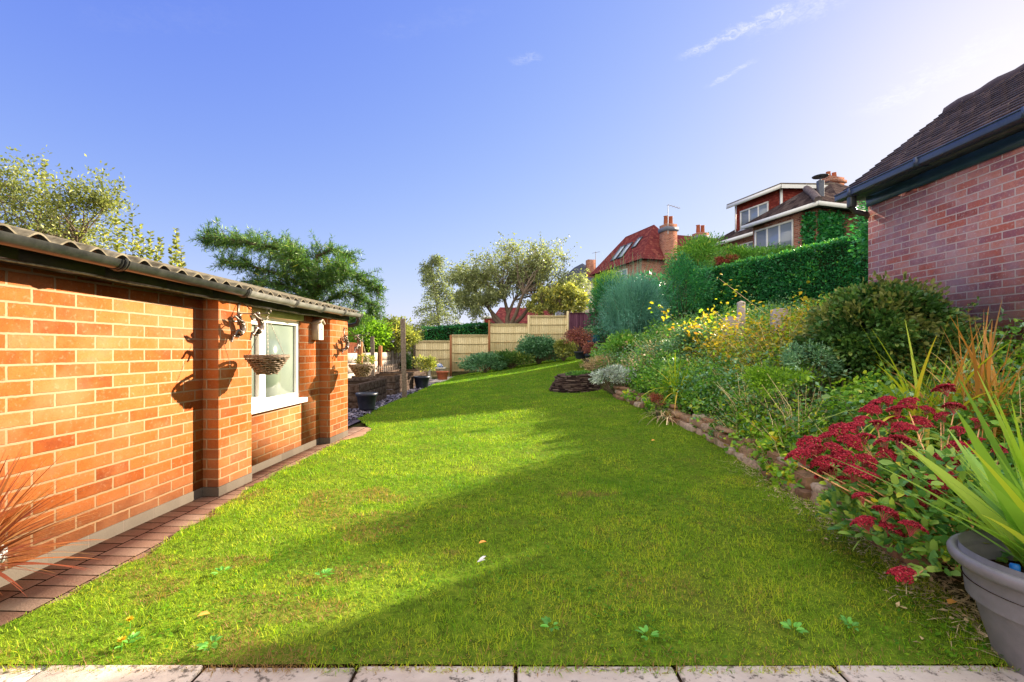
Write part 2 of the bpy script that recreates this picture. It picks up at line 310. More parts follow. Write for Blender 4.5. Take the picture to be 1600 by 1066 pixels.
for (y0, y1, dens, Lh, Wd, segs) in [(1.58, 2.6, 21000, .024, .0031, 2), (2.6, 4.2, 13500, .026, .004, 2), (4.2, 7, 7000, .027, .0058, 1), (7, 12, 3000, .03, .010, 1), (12, 22.2, 1200, .034, .018, 1)]:
    n = int((y1-y0)*6*dens); X = rng.uniform(-2.95, 3.2, n); Y = rng.uniform(y0, y1, n)
    k = (X > ledge(Y)-.02+.05*(vnoise(X, Y, 9, 5)-.5)) & (X < edge(Y)+.06) & (np.abs(X) < Y*1.16+.3); X, Y = X[k], Y[k]
    # worn / dry streaks and darker clover patches
    brown = np.clip((vnoise(X, Y, 1.7, 8)*.6+vnoise(X, Y, 5.5, 9)*.4-.56)*5, 0, 1)*np.clip(1.1-np.abs(X+.9)/1.6, .12, 1)*np.clip((6-Y)/3, 0, 1)
    for (bx0, by0, brx, bry) in ((-.97, 1.93, .30, .10), (-.80, 2.26, .20, .13), (-1.55, 2.38, .28, .08), (-1.82, 2.24, .16, .06), (-1.1, 2.05, .2, .05), (-1.95, 2.42, .2, .05), (.5, 3.5, .3, .08)):
        brown = np.maximum(brown, np.clip(1.75-(((X-bx0-(Y-by0)*1.2)/brx)**2+((Y-by0)/bry)**2)-vnoise(X, Y, 14, 77)*.9, 0, 1)*(.95 if bx0 < 0 else .5))
    keep = rng.random(len(X)) > brown*.12; X, Y, brown = X[keep], Y[keep], brown[keep]
    tone = .35+.35*(vnoise(X, Y, 2.3, 12)-.5)+.35*(vnoise(X, Y, 8, 13)-.5)+rng.normal(0, .13, len(X))
    tone = tone-.04+.2*np.clip((6.5-Y)/4, 0, 1)-.09*np.clip((Y-7)/5, 0, 1)+brown*.55*(rng.random(len(X)) > .25)
    tone = np.where(brown > .35, np.where(rng.random(len(X)) < .8, rng.uniform(.84, 1, len(X)), tone), tone)
    tone = np.where(rng.random(len(X)) < .022*np.clip((6-Y)/2, 0.2, 1), .9, tone)
    edgeb = (Y < 1.70) & (rng.random(len(X)) < .3); tone = np.where(edgeb, .93, tone)
    hh = Lh*(.55+.9*vnoise(X, Y, 6, 14))*rng.uniform(.6, 1.3, len(X))
    V, Q, idx = blades(np.stack([X, Y, lawnz(X, Y)-.002], -1), hh, Wd*rng.uniform(.7, 1.3, len(X)), rng.uniform(.15, 1.25, len(X)), segs)
    gb.add(V, Q, np.clip(tone, 0, 1)[idx])
n = 9000; Y = 1.62+4.5*rng.random(n)**1.6; X = rng.uniform(-2.2, 2.2, n); k = inlawn(X, Y, .02) & (vnoise(X, Y, 2.6, 91)+.3*rng.random(n) > .66); X, Y = X[k], Y[k]; a = rng.random(len(X))*6.28; S0 = np.stack([X, Y, lawnz(X, Y)+.012+.008*rng.random(len(X))], -1)
mpt = S0+np.stack([np.cos(a), np.sin(a), .2+0*a], -1)*.007; tp_ = S0+np.stack([np.cos(a), np.sin(a), .3+0*a], -1)*.015*rng.uniform(.6, 1.5, len(X))[:, None]; sd_ = np.stack([-np.sin(a), np.cos(a), 0*a], -1)*.006
gb.add(np.stack([S0, mpt-sd_, tp_, mpt+sd_], 1).reshape(-1, 3), np.arange(len(X)*4).reshape(-1, 4), rng.uniform(.0, .4, len(X)))
struct(gb.build('grass', GRASS), 'stuff')

# brick path beside the garage (garage frame), patio slabs at the near edge
TH1 = -math.atan(27/F)
def g1(px, lat): return F*lat/(827-px)-lat*.037          # distance along the garage wall for a picture column
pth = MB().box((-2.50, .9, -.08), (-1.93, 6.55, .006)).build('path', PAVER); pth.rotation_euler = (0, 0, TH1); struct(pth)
m, q = mat('slab_stone'); co = objco(q); n = q.noise(co, 30, 6, .7); n2 = q.noise(co, 6, 4)
c = q.ramp(n2, [(.3, (.50, .42, .36)), (.7, (.68, .60, .53))]); c = q.mix(q.mapr(n, .55, .64, 0, .85), c, (.07, .06, .05))
b = pbr(q, c, .85, .2, 0, bump(q, n, .7, .006)); q.l.new(b.outputs[0], q.out.inputs[0]); SLAB = m
pt = MB(); x = -3.2
while x < 3.2:
    w = .53+rnd.uniform(-.02, .02); y1 = 1.625+rnd.uniform(-.012, .01)
    pt.box((x, .99, -.06), (x+w, y1, .014+rnd.uniform(-.004, .004)))
    for k in range(1, 4): pt.box((x+rnd.uniform(-.02, .02), .99-.54*k, -.06), (x+w, .98-.54*(k-1), 0))
    x += w+.012
struct(pt.build('patio', SLAB, bevel=.008))
struct(MB().box((-3.4, -1, -.2), (3.5, 1.66, .004)).build('patio_bed', SOIL))

# slate chippings on the left, beyond the garage
SLATE = leafmat('slate_chip', [(0, (.05, .045, .075)), (.5, (.13, .12, .18)), (1, (.30, .28, .34))], .6, 0, .3, 1)
n = 30000; X = rng.uniform(-5.2, -2.5, n); Y = rng.uniform(6.6, 21.5, n); k = (X < ledge(Y)+.02); X, Y = X[k], Y[k]
sz = rng.uniform(.014, .035, len(X))*(1+Y/20); ch = MB()
A = rng.normal(0, 1, (len(X), 3)); A[:, 2] *= .3; A /= np.linalg.norm(A, axis=1, keepdims=True); B = np.cross(A, [0, 0, 1.]); B += rng.normal(0, .3, B.shape); c0 = np.stack([X, Y, gz(X, Y)+.02+rng.random(len(X))*.02], -1)
V = np.stack([c0-A*sz[:, None], c0-B*sz[:, None]*.6, c0+A*sz[:, None], c0+B*sz[:, None]*.6], 1).reshape(-1, 3)
ch.add(V, np.arange(len(X)*4).reshape(-1, 4), rng.random(len(X))); struct(ch.build('slate_chippings', SLATE), 'stuff')
V, Q = grid(np.linspace(-6, -2.4, 20), np.linspace(6.4, 22.6, 50), lambda X, Y: gz(X, Y)+.005); struct(MB().add(V, Q).build('gravel_bed', simple('gravel', (.06, .055, .08), (.16, .15, .19), .9, 60, bmp=1)))

# ------------------------------------------------------------------ leaves
def unit(a): return a/(np.linalg.norm(a, axis=1, keepdims=True)+1e-9)
def leaves(mb, Pt, D, L, W, val, fold=.25, up=.5, oval=False, droop=0):
    n = len(Pt); L = np.broadcast_to(L, (n,))[:, None]; W = np.broadcast_to(W, (n,))[:, None]
    D = unit(D); N = np.array([0, 0, 1.])*up+rng.normal(0, .6, (n, 3)); S_ = unit(np.cross(D, N)); N = np.cross(S_, D)
    tip = Pt+D*L; tip[:, 2] -= droop*L[:, 0]
    if oval:
        a = Pt+D*L*.28; b = Pt+D*L*.72; b[:, 2] -= droop*.4*L[:, 0]
        V = np.stack([Pt, a-S_*W*.46+N*W*fold, b-S_*W*.42+N*W*fold, tip, b+S_*W*.42+N*W*fold, a+S_*W*.46+N*W*fold], 1)
        i = np.arange(n)[:, None]*6; Q = np.concatenate([i+np.array([[0, 1, 2, 3]]), i+np.array([[0, 3, 4, 5]])]); vv = np.concatenate([val, val]) if np.ndim(val) else val
    else:
        mpt = Pt+D*L*.45
        V = np.stack([Pt, mpt-S_*W*.5+N*W*fold, tip, mpt+S_*W*.5+N*W*fold], 1); i = np.arange(n)[:, None]*4
        Q = i+np.array([[0, 1, 2, 3]]); vv = val
    mb.add(V.reshape(-1, 3), Q, vv)
def sph(n):
    d = rng.normal(0, 1, (n, 3)); return unit(d)
def clumpy(n, c, r, K=14, sub=.45, shell=.55, flat=-.2, sd=None):
    """points in K leafy lumps sitting on the ellipsoid r around c: (points, outward dir, lump id)"""
    c = np.array(c, float); r = np.array(r, float); d = sph(K); d[:, 2] = np.where(d[:, 2] < flat, -d[:, 2], d[:, 2])
    cen = c+d*r*(1-sub*.75)*rng.uniform(.75, 1.08, (K, 1)); sr = sub*rng.uniform(.6, 1.25, K)
    k = rng.integers(0, K, n); o = sph(n); rad = rng.random(n)**shell
    p = cen[k]+o*r*(sr[k]*rad)[:, None]; out = unit((p-c)/r+o*.6)
    return p, out, k
def twigs(mb, base, pts, r0=.012, n=20, val=.5):
    for i in rng.choice(len(pts), min(n, len(pts)), replace=False):
        e = pts[i]; m_ = (np.array(base)*.5+e*.5)+rng.normal(0, .04, 3)*np.linalg.norm(e-base); mb.tube([base, m_, e], [r0, r0*.6, r0*.2], 4, val, False)

GR = {}
GR['dark'] = leafmat('leaf_dark', [(0, (.010, .030, .008)), (.5, (.026, .062, .014)), (.85, (.055, .10, .022)), (1, (.12, .13, .03))], .38, .2, .5)
GR['hedge'] = leafmat('leaf_hedge', [(0, (.006, .038, .016)), (.5, (.016, .10, .035)), (.9, (.035, .15, .032)), (1, (.10, .22, .03))], .35, .25, .5)
GR['mid'] = leafmat('leaf_mid', [(0, (.02, .055, .012)), (.5, (.05, .12, .02)), (.9, (.10, .19, .03)), (1, (.2, .22, .04))], .5, .3)
GR['lime'] = leafmat('leaf_lime', [(0, (.06, .12, .012)), (.5, (.14, .24, .02)), (.85, (.26, .33, .03)), (1, (.42, .36, .03))], .5, .35, .35, 2.6)
GR['gold'] = leafmat('leaf_gold', [(0, (.12, .14, .02)), (.4, (.32, .28, .025)), (.75, (.55, .38, .03)), (1, (.55, .25, .04))], .5, .35, .35, 1.7)
GR['olive'] = leafmat('leaf_olive', [(0, (.035, .045, .015)), (.5, (.09, .10, .03)), (.85, (.17, .175, .055)), (1, (.32, .27, .05))], .5, .35)
GR['greygreen'] = leafmat('leaf_greygreen', [(0, (.04, .05, .03)), (.5, (.11, .125, .06)), (.85, (.19, .20, .10)), (1, (.30, .27, .08))], .5, .35)
GR['teal'] = leafmat('leaf_teal', [(0, (.02, .07, .058)), (.5, (.05, .145, .115)), (1, (.11, .24, .19))], .6, .2, .35, 2.5)
GR['silver'] = leafmat('leaf_silver', [(0, (.07, .07, .065)), (.5, (.16, .19, .175)), (1, (.30, .34, .32))], .7, .15)
GR['maroon'] = leafmat('leaf_maroon', [(0, (.045, .012, .012)), (.5, (.12, .03, .025)), (1, (.22, .08, .045))], .5, .3)
GR['straw'] = leafmat('dry_stem', [(0, (.10, .07, .04)), (.5, (.24, .18, .10)), (1, (.42, .34, .2))], .7, .1)
GR['conifer'] = leafmat('needles', [(0, (.010, .028, .008)), (.5, (.03, .07, .016)), (.85, (.10, .16, .022)), (1, (.30, .30, .035))], .5, .25, .35, 2.9)
GR['blue'] = leafmat('leaf_bluegreen', [(0, (.02, .055, .028)), (.5, (.06, .125, .068)), (1, (.17, .25, .15))], .5, .25)

def shrub(name, label, cat, c, r, n, L, W, pal, K=16, sub=.42, twig=24, oval=False, shell=.5, up=.4, jit=.35, flat=-.2, group=None, parts=True, bark=BARK, vshift=0, droop=0, core=True, mix=None):
    """c: centre of the crown; the plant's base is on the terrain below it"""
    c = np.array(c, float); bz = float(TZ(c[0], c[1])); base = np.array([c[0], c[1], bz])
    root = empty(name, label, cat, tuple(base), group=group)
    p, o, k = clumpy(n, c, r, K, sub, shell, flat)
    ok = p[:, 2] > bz+.02; p, o, k = p[ok], o[ok], k[ok]
    kv = rng.normal(0, .12, K)
    val = np.clip(.45+kv[k]+rng.normal(0, .2, len(p))+vshift, 0, 1)
    val = np.clip(val+.22*(vnoise(p[:, 0]*3+p[:, 2]*2, p[:, 1]*3, 1.7, 61)-.5), 0, 1)
    mb = MB(); leaves(mb, p-base, o+rng.normal(0, jit, o.shape), L*rng.uniform(.65, 1.3, len(p)), W*rng.uniform(.7, 1.2, len(p)), val, up=up, oval=oval, droop=droop)
    mb.build('foliage', GR[pal], root)
    if mix:
        p2, o2, k2 = clumpy(int(n*mix[1]), c, np.array(r)*1.03, K, sub, .25, flat); ok2 = p2[:, 2] > bz+.02; p2, o2 = p2[ok2], o2[ok2]; mb2 = MB(); leaves(mb2, p2-base, o2+rng.normal(0, jit, o2.shape), L*rng.uniform(.65, 1.3, len(p2)), W*rng.uniform(.7, 1.2, len(p2)), np.clip(rng.normal(mix[2], .2, len(p2)), 0, 1), up=up, oval=oval); mb2.build('outer_foliage', GR[mix[0]], root)
    tb = MB(); twigs(tb, np.zeros(3), p-base, .014*max(r), twig); tb.build('stems', bark, root)
    return root

# ------------------------------------------------------------------ GARAGE on the left
gar = empty('brick_garage', 'low orange brick garage with corrugated roof and white window, left of the lawn', 'garage', (0, 0, 0), TH1)
LATW, LATP = 2.454, 2.332; Ztop = 1.50
pa0, pa1 = g1(342, LATP), g1(393.8, LATP); pb0, pb1 = g1(516, LATP), g1(543.8, LATP)
w0, w1 = pa1+.03, g1(471, LATW); wz0, wz1 = .565, 1.415
END = pb1
wl = MB(); X0, X1 = -LATW-.22, -LATW
for (a, b_, z0, z1) in [(.3, w0, .075, Ztop+.05), (w0, w1, .075, wz0), (w0, w1, wz1+.0, Ztop+.05), (w1, END-.001, .075, Ztop+.05)]: wl.box((X0, a, z0), (X1, b_, z1))
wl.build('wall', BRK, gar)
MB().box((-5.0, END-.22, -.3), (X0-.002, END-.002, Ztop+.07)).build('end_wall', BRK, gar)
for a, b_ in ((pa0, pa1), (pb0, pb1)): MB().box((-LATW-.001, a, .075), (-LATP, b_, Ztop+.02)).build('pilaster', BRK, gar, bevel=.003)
pl = MB()
for (a, b_, xx) in [(.3, pa0, -LATW+.004), (pa0-.003, pa1+.003, -LATP+.004), (pa1, pb0, -LATW+.004), (pb0-.003, pb1+.003, -LATP+.004)]: pl.box((xx-.2, a, -.05), (xx, b_, .073))
pl.build('plinth', PLINTH, gar, bevel=.003)
MB().box((-LATW+.002, w0-.02, wz1+.001), (-LATW+.02, w1+.02, Ztop-.01)).build('lintel', CREAM, gar)
# timber under the eaves, pale bead, gutter, brackets
sag = lambda s: .012*math.sin(s*1.1)-.006*s
fs = MB(); be = MB()
seg = np.linspace(.3, END+.04, 14)
for a, b_ in zip(seg[:-1], seg[1:]):
    z = (sag(a)+sag(b_))/2
    fs.add([(-2.50, a, Ztop+.015+sag(a)), (-2.50, b_, Ztop+.015+sag(b_)), (-2.325, b_, Ztop+.02+sag(b_)), (-2.325, a, Ztop+.02+sag(a)), (-2.50, a, Ztop+.10+sag(a)), (-2.50, b_, Ztop+.10+sag(b_)), (-2.325, b_, Ztop+.10+sag(b_)), (-2.325, a, Ztop+.10+sag(a))], [(0, 1, 2, 3), (7, 6, 5, 4), (3, 2, 6, 7), (0, 3, 7, 4), (1, 5, 6, 2)])
fs.build('fascia', FASCIA, gar)
be.tube([(-2.33, s, Ztop+.012+sag(s)+.004*math.sin(s*9)) for s in np.linspace(.3, END, 40)], .0055, 5); be.build('eaves_bead', ROTW, gar)
gu = MB(); th = np.linspace(math.pi, 2*math.pi, 9); ss = np.linspace(.35, END+.16, 26); GC = lambda s: (-2.235, s, Ztop+.083+sag(s))
V = []; 
for r_ in (.047, .043):
    V.append(np.array([[(-2.235+r_*math.cos(t), s, GC(s)[2]+r_*1.05*math.sin(t)+.02) for t in th] for s in ss]))
for arr, fl in ((V[0], 0), (V[1], 1)):
    k = 9; i = np.arange(len(ss)-1)[:, None]*k+np.arange(k-1)[None]; Qd = np.stack([i, i+1, i+k+1, i+k], -1).reshape(-1, 4); gu.add(arr.reshape(-1, 3), Qd)
for rs in (0, -1):
    gu.add(np.vstack([V[0][:, rs], V[1][:, rs]]), [(i, i+1, len(ss)+i+1, len(ss)+i) for i in range(len(ss)-1)])
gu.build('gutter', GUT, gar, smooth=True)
for s in (2.46, 3.58, 4.35, 4.93, 5.5, END+.12):
    br_ = MB(); c_ = GC(s); br_.tube([(c_[0]+.051*math.cos(t), s, c_[2]+.02+.053*math.sin(t)) for t in np.linspace(math.pi*.98, 2*math.pi*1.03, 9)], .008, 5)
    for ds in (-.022, .022): br_.tube([(c_[0]+.049*math.cos(t), s+ds, c_[2]+.02+.051*math.sin(t)) for t in np.linspace(math.pi, 2*math.pi, 9)], .005, 5)
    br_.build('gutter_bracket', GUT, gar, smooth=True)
c_ = GC(END+.16); MB().tube([(c_[0], c_[1]-.06, c_[2]-.02), (c_[0], c_[1]-.05, c_[2]-.06), (c_[0]-.02, c_[1]-.05, c_[2]-.11), (c_[0]-.09, c_[1]-.06, c_[2]-.13), (c_[0]-.22, c_[1]-.06, c_[2]-.135)], .028, 10).build('downpipe', BLACKP, gar, smooth=True)
# corrugated sheets
SL = .245; ss = np.arange(.2, END+.09, .0125); rr = np.linspace(0, 2.9, 10); xs_ = -2.225-rr
def rz(s, r_): return Ztop+.126+SL*r_+.019*math.cos(2*math.pi*s/.146)+sag(s)
V = np.array([[(-2.225-r_, s, rz(s, r_)) for r_ in rr] for s in ss]); V2 = V.copy(); V2[..., 2] -= .009; k = len(rr)
i = np.arange(len(ss)-1)[:, None]*k+np.arange(k-1)[None]; Qd = np.stack([i, i+1, i+k+1, i+k], -1).reshape(-1, 4)
ro = MB().add(V.reshape(-1, 3), Qd).add(V2.reshape(-1, 3), Qd[:, ::-1]); n_ = len(ss)
ro.add(np.vstack([V[:, 0], V2[:, 0]]), [(i, i+1, n_+i+1, n_+i) for i in range(n_-1)]); ro.add(np.vstack([V[-1], V2[-1]]), [(i, i+1, k+i+1, k+i) for i in range(k-1)])
ro.build('roof', ASB, gar, smooth=False)
# window
m, q = mat('obscured_glass'); co = objco(q); n_ = q.noise(co, 1.6, 2); b = pbr(q, q.ramp(n_, [(.35, (.15, .195, .17)), (.6, (.25, .30, .245))]), .12, .8, 0, bump(q, q.noise(co, 160, 2), .15, .001)); q.l.new(b.outputs[0], q.out.inputs[0]); GLASS = m
BLIND = simple('pale_blind', (.74, .82, .75), (.80, .86, .8), .8, 3, bmp=.05)
win = MB(); fx = -LATW-.05; ft = .055
def fr(mb, x0, x1, a, b_, z0, z1, t): 
    mb.box((x0, a, z0), (x1, b_, z0+t)); mb.box((x0, a, z1-t), (x1, b_, z1)); mb.box((x0, a, z0+t), (x1, a+t, z1-t)); mb.box((x0, b_-t, z0+t), (x1, b_, z1-t))
fr(win, fx-.03, fx+.025, w0, w1, wz0+.03, wz1, ft)
mid = g1(416, LATW)
win.box((fx-.028, mid-.035, wz0+.03+ft), (fx+.03, mid+.03, wz1-ft)); wo = win.build('window', WHITE, gar, bevel=.003)
sa = MB(); fr(sa, fx-.02, fx+.032, w0+ft*.7, mid-.037, wz0+.03+ft*.7, wz1-ft*.7, .042); sa.build('sash', WHITE, wo, bevel=.003)
MB().box((fx-.008, w0+ft, wz0+ft), (fx-.002, mid-.03, wz1-ft)).build('pane', GLASS, wo); MB().box((fx-.008, mid+.03, wz0+ft), (fx-.002, w1-ft, wz1-ft)).build('pane', GLASS, wo)
MB().box((-LATW-.07, w0-.0, wz0-.02), (-LATW+.06, w1+.03, wz0+.028)).build('sill', WHITE, wo, bevel=.006)

# ------------------------------------------------------------------ hanging baskets, brackets, bird box (garage frame via matrix)
MG = Matrix.Rotation(TH1, 4, 'Z')
def gw(x, s, z): v = MG@Vector((x, s, z)); return (v.x, v.y, v.z)
WICK = simple('wicker', (.11, .07, .045), (.30, .21, .14), .6, 70, bmp=.4)
def basket(name, label, c, r, h, n_rows=9, seed=1):
    root = empty(name, label, 'hanging basket', c, rnd.uniform(0, 1)); mb = MB(); nn = 96
    for k in range(n_rows):
        u = k/(n_rows-1); rk = r*(.45+.55*u); zk = -h*(1-u)
        t = np.linspace(0, 2*math.pi, nn+1); w = .006*np.sin(12*t+math.pi*k)
        mb.tube(np.stack([(rk+w)*np.cos(t), (rk+w)*np.sin(t), zk+.003*np.sin(5*t+k)], -1), .0066, 5, .5, False)
    t = np.linspace(0, 2*math.pi, 49)
    for q_ in range(3): mb.tube(np.stack([(r+.004)*np.cos(t), (r+.004)*np.sin(t), .006*q_+.003*np.sin(24*t+q_*2)], -1), .006, 5, .5, False)
    for k in range(24):
        a = k*math.pi/12; mb.tube([(r*.45*math.cos(a), r*.45*math.sin(a), -h), (r*math.cos(a), r*math.sin(a), 0), (r*1.01*math.cos(a), r*1.01*math.sin(a), .018)], .004, 4)
    mb.lathe([(.001, -h-.004), (r*.46, -h-.004), (r*.46, -h+.004), (.001, -h+.004)], seg=20)
    mb.build('wicker_bowl', WICK, root)
    MB().lathe([(r*.43, -h+.006), (r*.9, -.012), (r*.88, -.03), (.001, -.035)], seg=24).build('liner', SOIL, root)
    return root
def chains(root, r, zt, n=3):
    for k in range(n):
        a = .4+k*2*math.pi/n; A = np.array([r*math.cos(a), r*math.sin(a), .01]); B = np.array([0, 0, zt]); mb = MB(); L = np.linalg.norm(B-A); m_ = int(L/.016)
        for j in range(m_):
            u0, u1 = (j+.0)/m_, (j+1.15)/m_; pa, pb = A+(B-A)*u0, A+(B-A)*min(u1, 1); off = np.array([0, 0, .0]) 
            s_ = np.array([math.cos(j*1.57), math.sin(j*1.57), 0])*.0032; mb.tube([pa, (pa+pb)/2+s_, pb], .0014, 3, .5, False); mb.tube([pa, (pa+pb)/2-s_, pb], .0014, 3, .5, False)
        mb.build('chain', GALV, root)
    MB().tube([(0, 0, zt-.005), (.012, 0, zt+.005), (.014, 0, zt+.022), (.0, 0, zt+.034), (-.012, 0, zt+.024)], .0028, 5).build('hook', GALV, root)
def figurine(root, x, y, z, s, flip=1):
    """small climbing figure: one skinned surface"""
    J = [(0, 0, 0, .022), (.012, 0, .05, .028), (-.005, 0, .095, .02), (-.03, 0, .125, .012), (-.04, 0, .145, .022), (-.045, 0, .158, .015),
         (-.03, .02, .10, .012), (-.07, .022, .105, .009), (-.115, .012, .14, .007), (-.03, -.02, .10, .012), (-.075, -.022, .095, .009), (-.12, -.012, .125, .007),
         (-.05, .018, .015, .016), (-.085, .02, .03, .012), (-.125, .018, -.02, .009), (-.14, .018, -.018, .008), (-.045, -.018, -.015, .016), (-.08, -.02, -.005, .012), (-.10, -.018, -.06, .009), (-.115, -.018, -.062, .008)]
    E = [(0, 1), (1, 2), (2, 3), (3, 4), (4, 5), (2, 6), (6, 7), (7, 8), (2, 9), (9, 10), (10, 11), (0, 12), (12, 13), (13, 14), (14, 15), (0, 16), (16, 17), (17, 18), (18, 19)]
    me = bpy.data.meshes.new('figurine'); me.from_pydata([(j[1]*s, -j[0]*s*flip*-1, j[2]*s) for j in J], E, []); me.materials.append(BRONZE)
    o = bpy.data.objects.new('figurine', me); COL.objects.link(o); o.parent = root; o.location = (x, y, z)
    sk = o.modifiers.new('skin', 'SKIN')
    lay = me.skin_vertices[0] if len(me.skin_vertices) else None
    if lay is None:
        bpy.context.view_layer.objects.active = o; bpy.ops.mesh.customdata_skin_add(); lay = me.skin_vertices[0]
    for i, j in enumerate(J): lay.data[i].radius = (j[3]*s, j[3]*s)
    lay.data[0].use_root = True
    sb_ = o.modifiers.new('sub', 'SUBSURF'); sb_.levels = 1; sb_.render_levels = 2
    return o
def bracket(label, s, z, reach=.30, slope=0):
    root = empty('basket_bracket', label, 'bracket', gw(-LATP, s, z), TH1); mb = MB()
    mb.box((0, -.012, -.09), (.006, .012, .10)); mb.tube([(0, 0, 0), (reach, 0, 0-slope)], .0045, 6)
    mb.tube([(.02, 0, .02), (.02, 0, .095), (.15, 0, 0.0-slope*.5)], .003, 5); mb.tube([(.006, -.0, .09), (.06, 0, .07), (.12, 0, 0)], .0025, 5)
    mb.tube([(reach, 0, -slope), (reach+.018, 0, .012-slope), (reach+.015, 0, .034-slope), (reach-.01, 0, .04-slope), (reach-.025, 0, .02-slope)], .0035, 6)
    mb.tube([(.03, -.11, -.03), (.045, 0, -.0)], .0025, 4); mb.tube([(.16, -.11, -.02), (.17, 0, 0)], .0025, 4)
    mb.build('frame', GALV, root)
    figurine(root, .05, -.03, -.165, 1.0); figurine(root, .20, -.03, -.15, 1.0)
    return root
s1 = g1(418, 2.085); zr = ZP(558, 3.71)
bracket('metal bracket with two climbing figures on the near brick pillar beside the window', s1+.02, ZP(490, 3.73), .25)
bk = basket('wicker_basket', 'empty dark wicker hanging basket in front of the garage window', gw(-2.085, s1, zr), .155, .13); chains(bk, .152, ZP(490, 3.71)-zr-.02)
s2 = g1(566, 2.05); zr2 = ZP(572, 5.67)
bracket('metal bracket with climbing figures on the pillar at the far garage corner', pb1-.12, ZP(524, 5.9))
bk2 = basket('wicker_basket', 'wicker hanging basket with a straggly plant beyond the far corner of the garage', gw(-2.05, s2, zr2), .15, .125); chains(bk2, .147, ZP(530, 5.67)-zr2)
mb = MB(); p, o_, k_ = clumpy(260, (.05, 0, .06), (.13, .1, .09), 8); leaves(mb, p, o_, .035, .014, rng.random(260)); mb.build('plant', GR['olive'], bk2)
# bird box
BOXW = simple('pale_timber', (.55, .43, .33), (.48, .37, .28), .7, 30); BOXF = simple('cream_paint', (.78, .72, .62), (.7, .64, .55), .6, 20)
sb0 = g1(487, LATW); z0 = ZP(531, 5.3); bb = empty('bird_box', 'small pale wooden bird box on the brick wall between the window and the far pillar', 'bird box', gw(-LATW, sb0, z0), TH1)
hh = .175; w = .115
MB().box((0.001, 0, 0), (.078, w, hh)).add([(.001, 0, hh), (.001, w, hh), (.001, w/2, hh+.05), (.078, 0, hh), (.078, w, hh), (.078, w/2, hh+.05)], [(0, 2, 1, 1), (3, 4, 5, 5)]).build('body', BOXW, bb)
fp = MB(); fp.add([(.079, .0, 0), (.079, w, 0), (.079, w, hh), (.079, w/2, hh+.05), (.079, 0, hh), (.086, .0, 0), (.086, w, 0), (.086, w, hh), (.086, w/2, hh+.05), (.086, 0, hh)], [(5, 6, 7, 8, 9)]).add([(.079, 0, 0), (.086, 0, 0), (.086, 0, hh), (.079, 0, hh)], [(0, 1, 2, 3)]); fp.build('front', BOXF, bb)
MB().lathe([(.001, 0), (.013, 0)], seg=14).build('entrance_hole', FASCIA, bb, loc=(.0885, w/2, .12)).rotation_euler = (0, R(90), 0)
rf = MB()
for sgn in (-1, 1):
    M_ = Matrix.Translation((0, w/2, hh+.062))@Matrix.Rotation(sgn*math.atan(.05/(w/2)), 4, 'X'); rf.box((-.0, 0 if sgn < 0 else -.085, -.006), (.108, .085 if sgn < 0 else 0, .004), M=M_)
rf.build('roof', BOXW, bb)

# ------------------------------------------------------------------ right building
TH2 = math.atan(9/F)
def g2(px, lat): return F*lat/(px-791)-lat*.0123
rb = empty('brick_outbuilding', 'mottled purple red brick building with dark tiled roof at the right edge of the photo', 'building', (0, 0, 0), TH2)
L2 = 4.67; c2 = g2(1356.5, L2); zt2 = 2.945; zb = 1.04
MB().box((L2, .4, zb), (L2+2.75, c2, zt2)).build('wall', BRK2, rb)
MB().box((L2-.004, .4, zb-.152), (L2+2.754, c2+.004, zb-.001)).build('blue_brick_course', BLUEBR, rb)
MB().box((L2, .4, -.2), (L2+2.75, c2, zb-.153)).build('footing', BRK2, rb)
MB().box((L2-.01, .4, zt2-.005), (L2-.028, c2+.0, zt2+.13)).build('fascia_board', BLUEF, rb)
MB().box((L2-.20, .4, zt2+.132), (L2+.2, c2+.16, zt2+.15)).build('soffit', BLACKP, rb)
NAVY = simple('navy_gutter', (.03, .045, .10), (.05, .07, .14), .35, 5, spec=.6)
MB().box((L2-.30, .4, zt2+.125), (L2-.19, c2+.20, zt2+.205)).box((L2-.31, .4, zt2+.195), (L2-.185, c2+.20, zt2+.212)).build('gutter', NAVY, rb, bevel=.012)
MB().box((L2-.285, c2-.08, zt2-.02), (L2-.205, c2+.0, zt2+.124)).tube([(L2-.245, c2-.04, zt2-.01), (L2-.2, c2-.04, zt2-.07), (L2-.06, c2-.04, zt2-.10), (L2+.02, c2+.03, zt2-.12)], .036, 10).build('downpipe', BLACKP, rb, bevel=.01)
for s in (c2-.05, 4.95, 3.9, 2.8): MB().box((L2-.315, s-.04, zt2+.12), (L2-.18, s+.0, zt2+.214)).build('gutter_joint', NAVY, rb)
# pitched roof made of stepped tile courses
TILE2 = simple('old_concrete_tile', (.035, .028, .032), (.10, .08, .085), .8, 14, bmp=.5); 
m, q = mat('slate_tile'); co = objco(q); n1 = q.noise(co, 6, 5, .65); n2 = q.noise(co, 34, 5, .7)
a_ = q.new('ShaderNodeAttribute', attribute_name='v'); c = q.ramp(a_.outputs['Fac'], [(0, (.05, .035, .045)), (.5, (.085, .06, .07)), (1, (.14, .10, .11))]); c = q.mix(q.mapr(n1, .45, .7, 0, .5), c, (.045, .035, .05)); c = q.mix(q.mapr(n2, .62, .7, 0, .8), c, (.42, .38, .33))
b = pbr(q, c, .68, .3, 0, bump(q, n2, .5, .005)); q.l.new(b.outputs[0], q.out.inputs[0]); TILEB = m
ro = MB(); pitch = math.atan(.78); x0, z0 = L2-.27, zt2+.20; LR = 1.85; nc = 17; ex = LR/nc
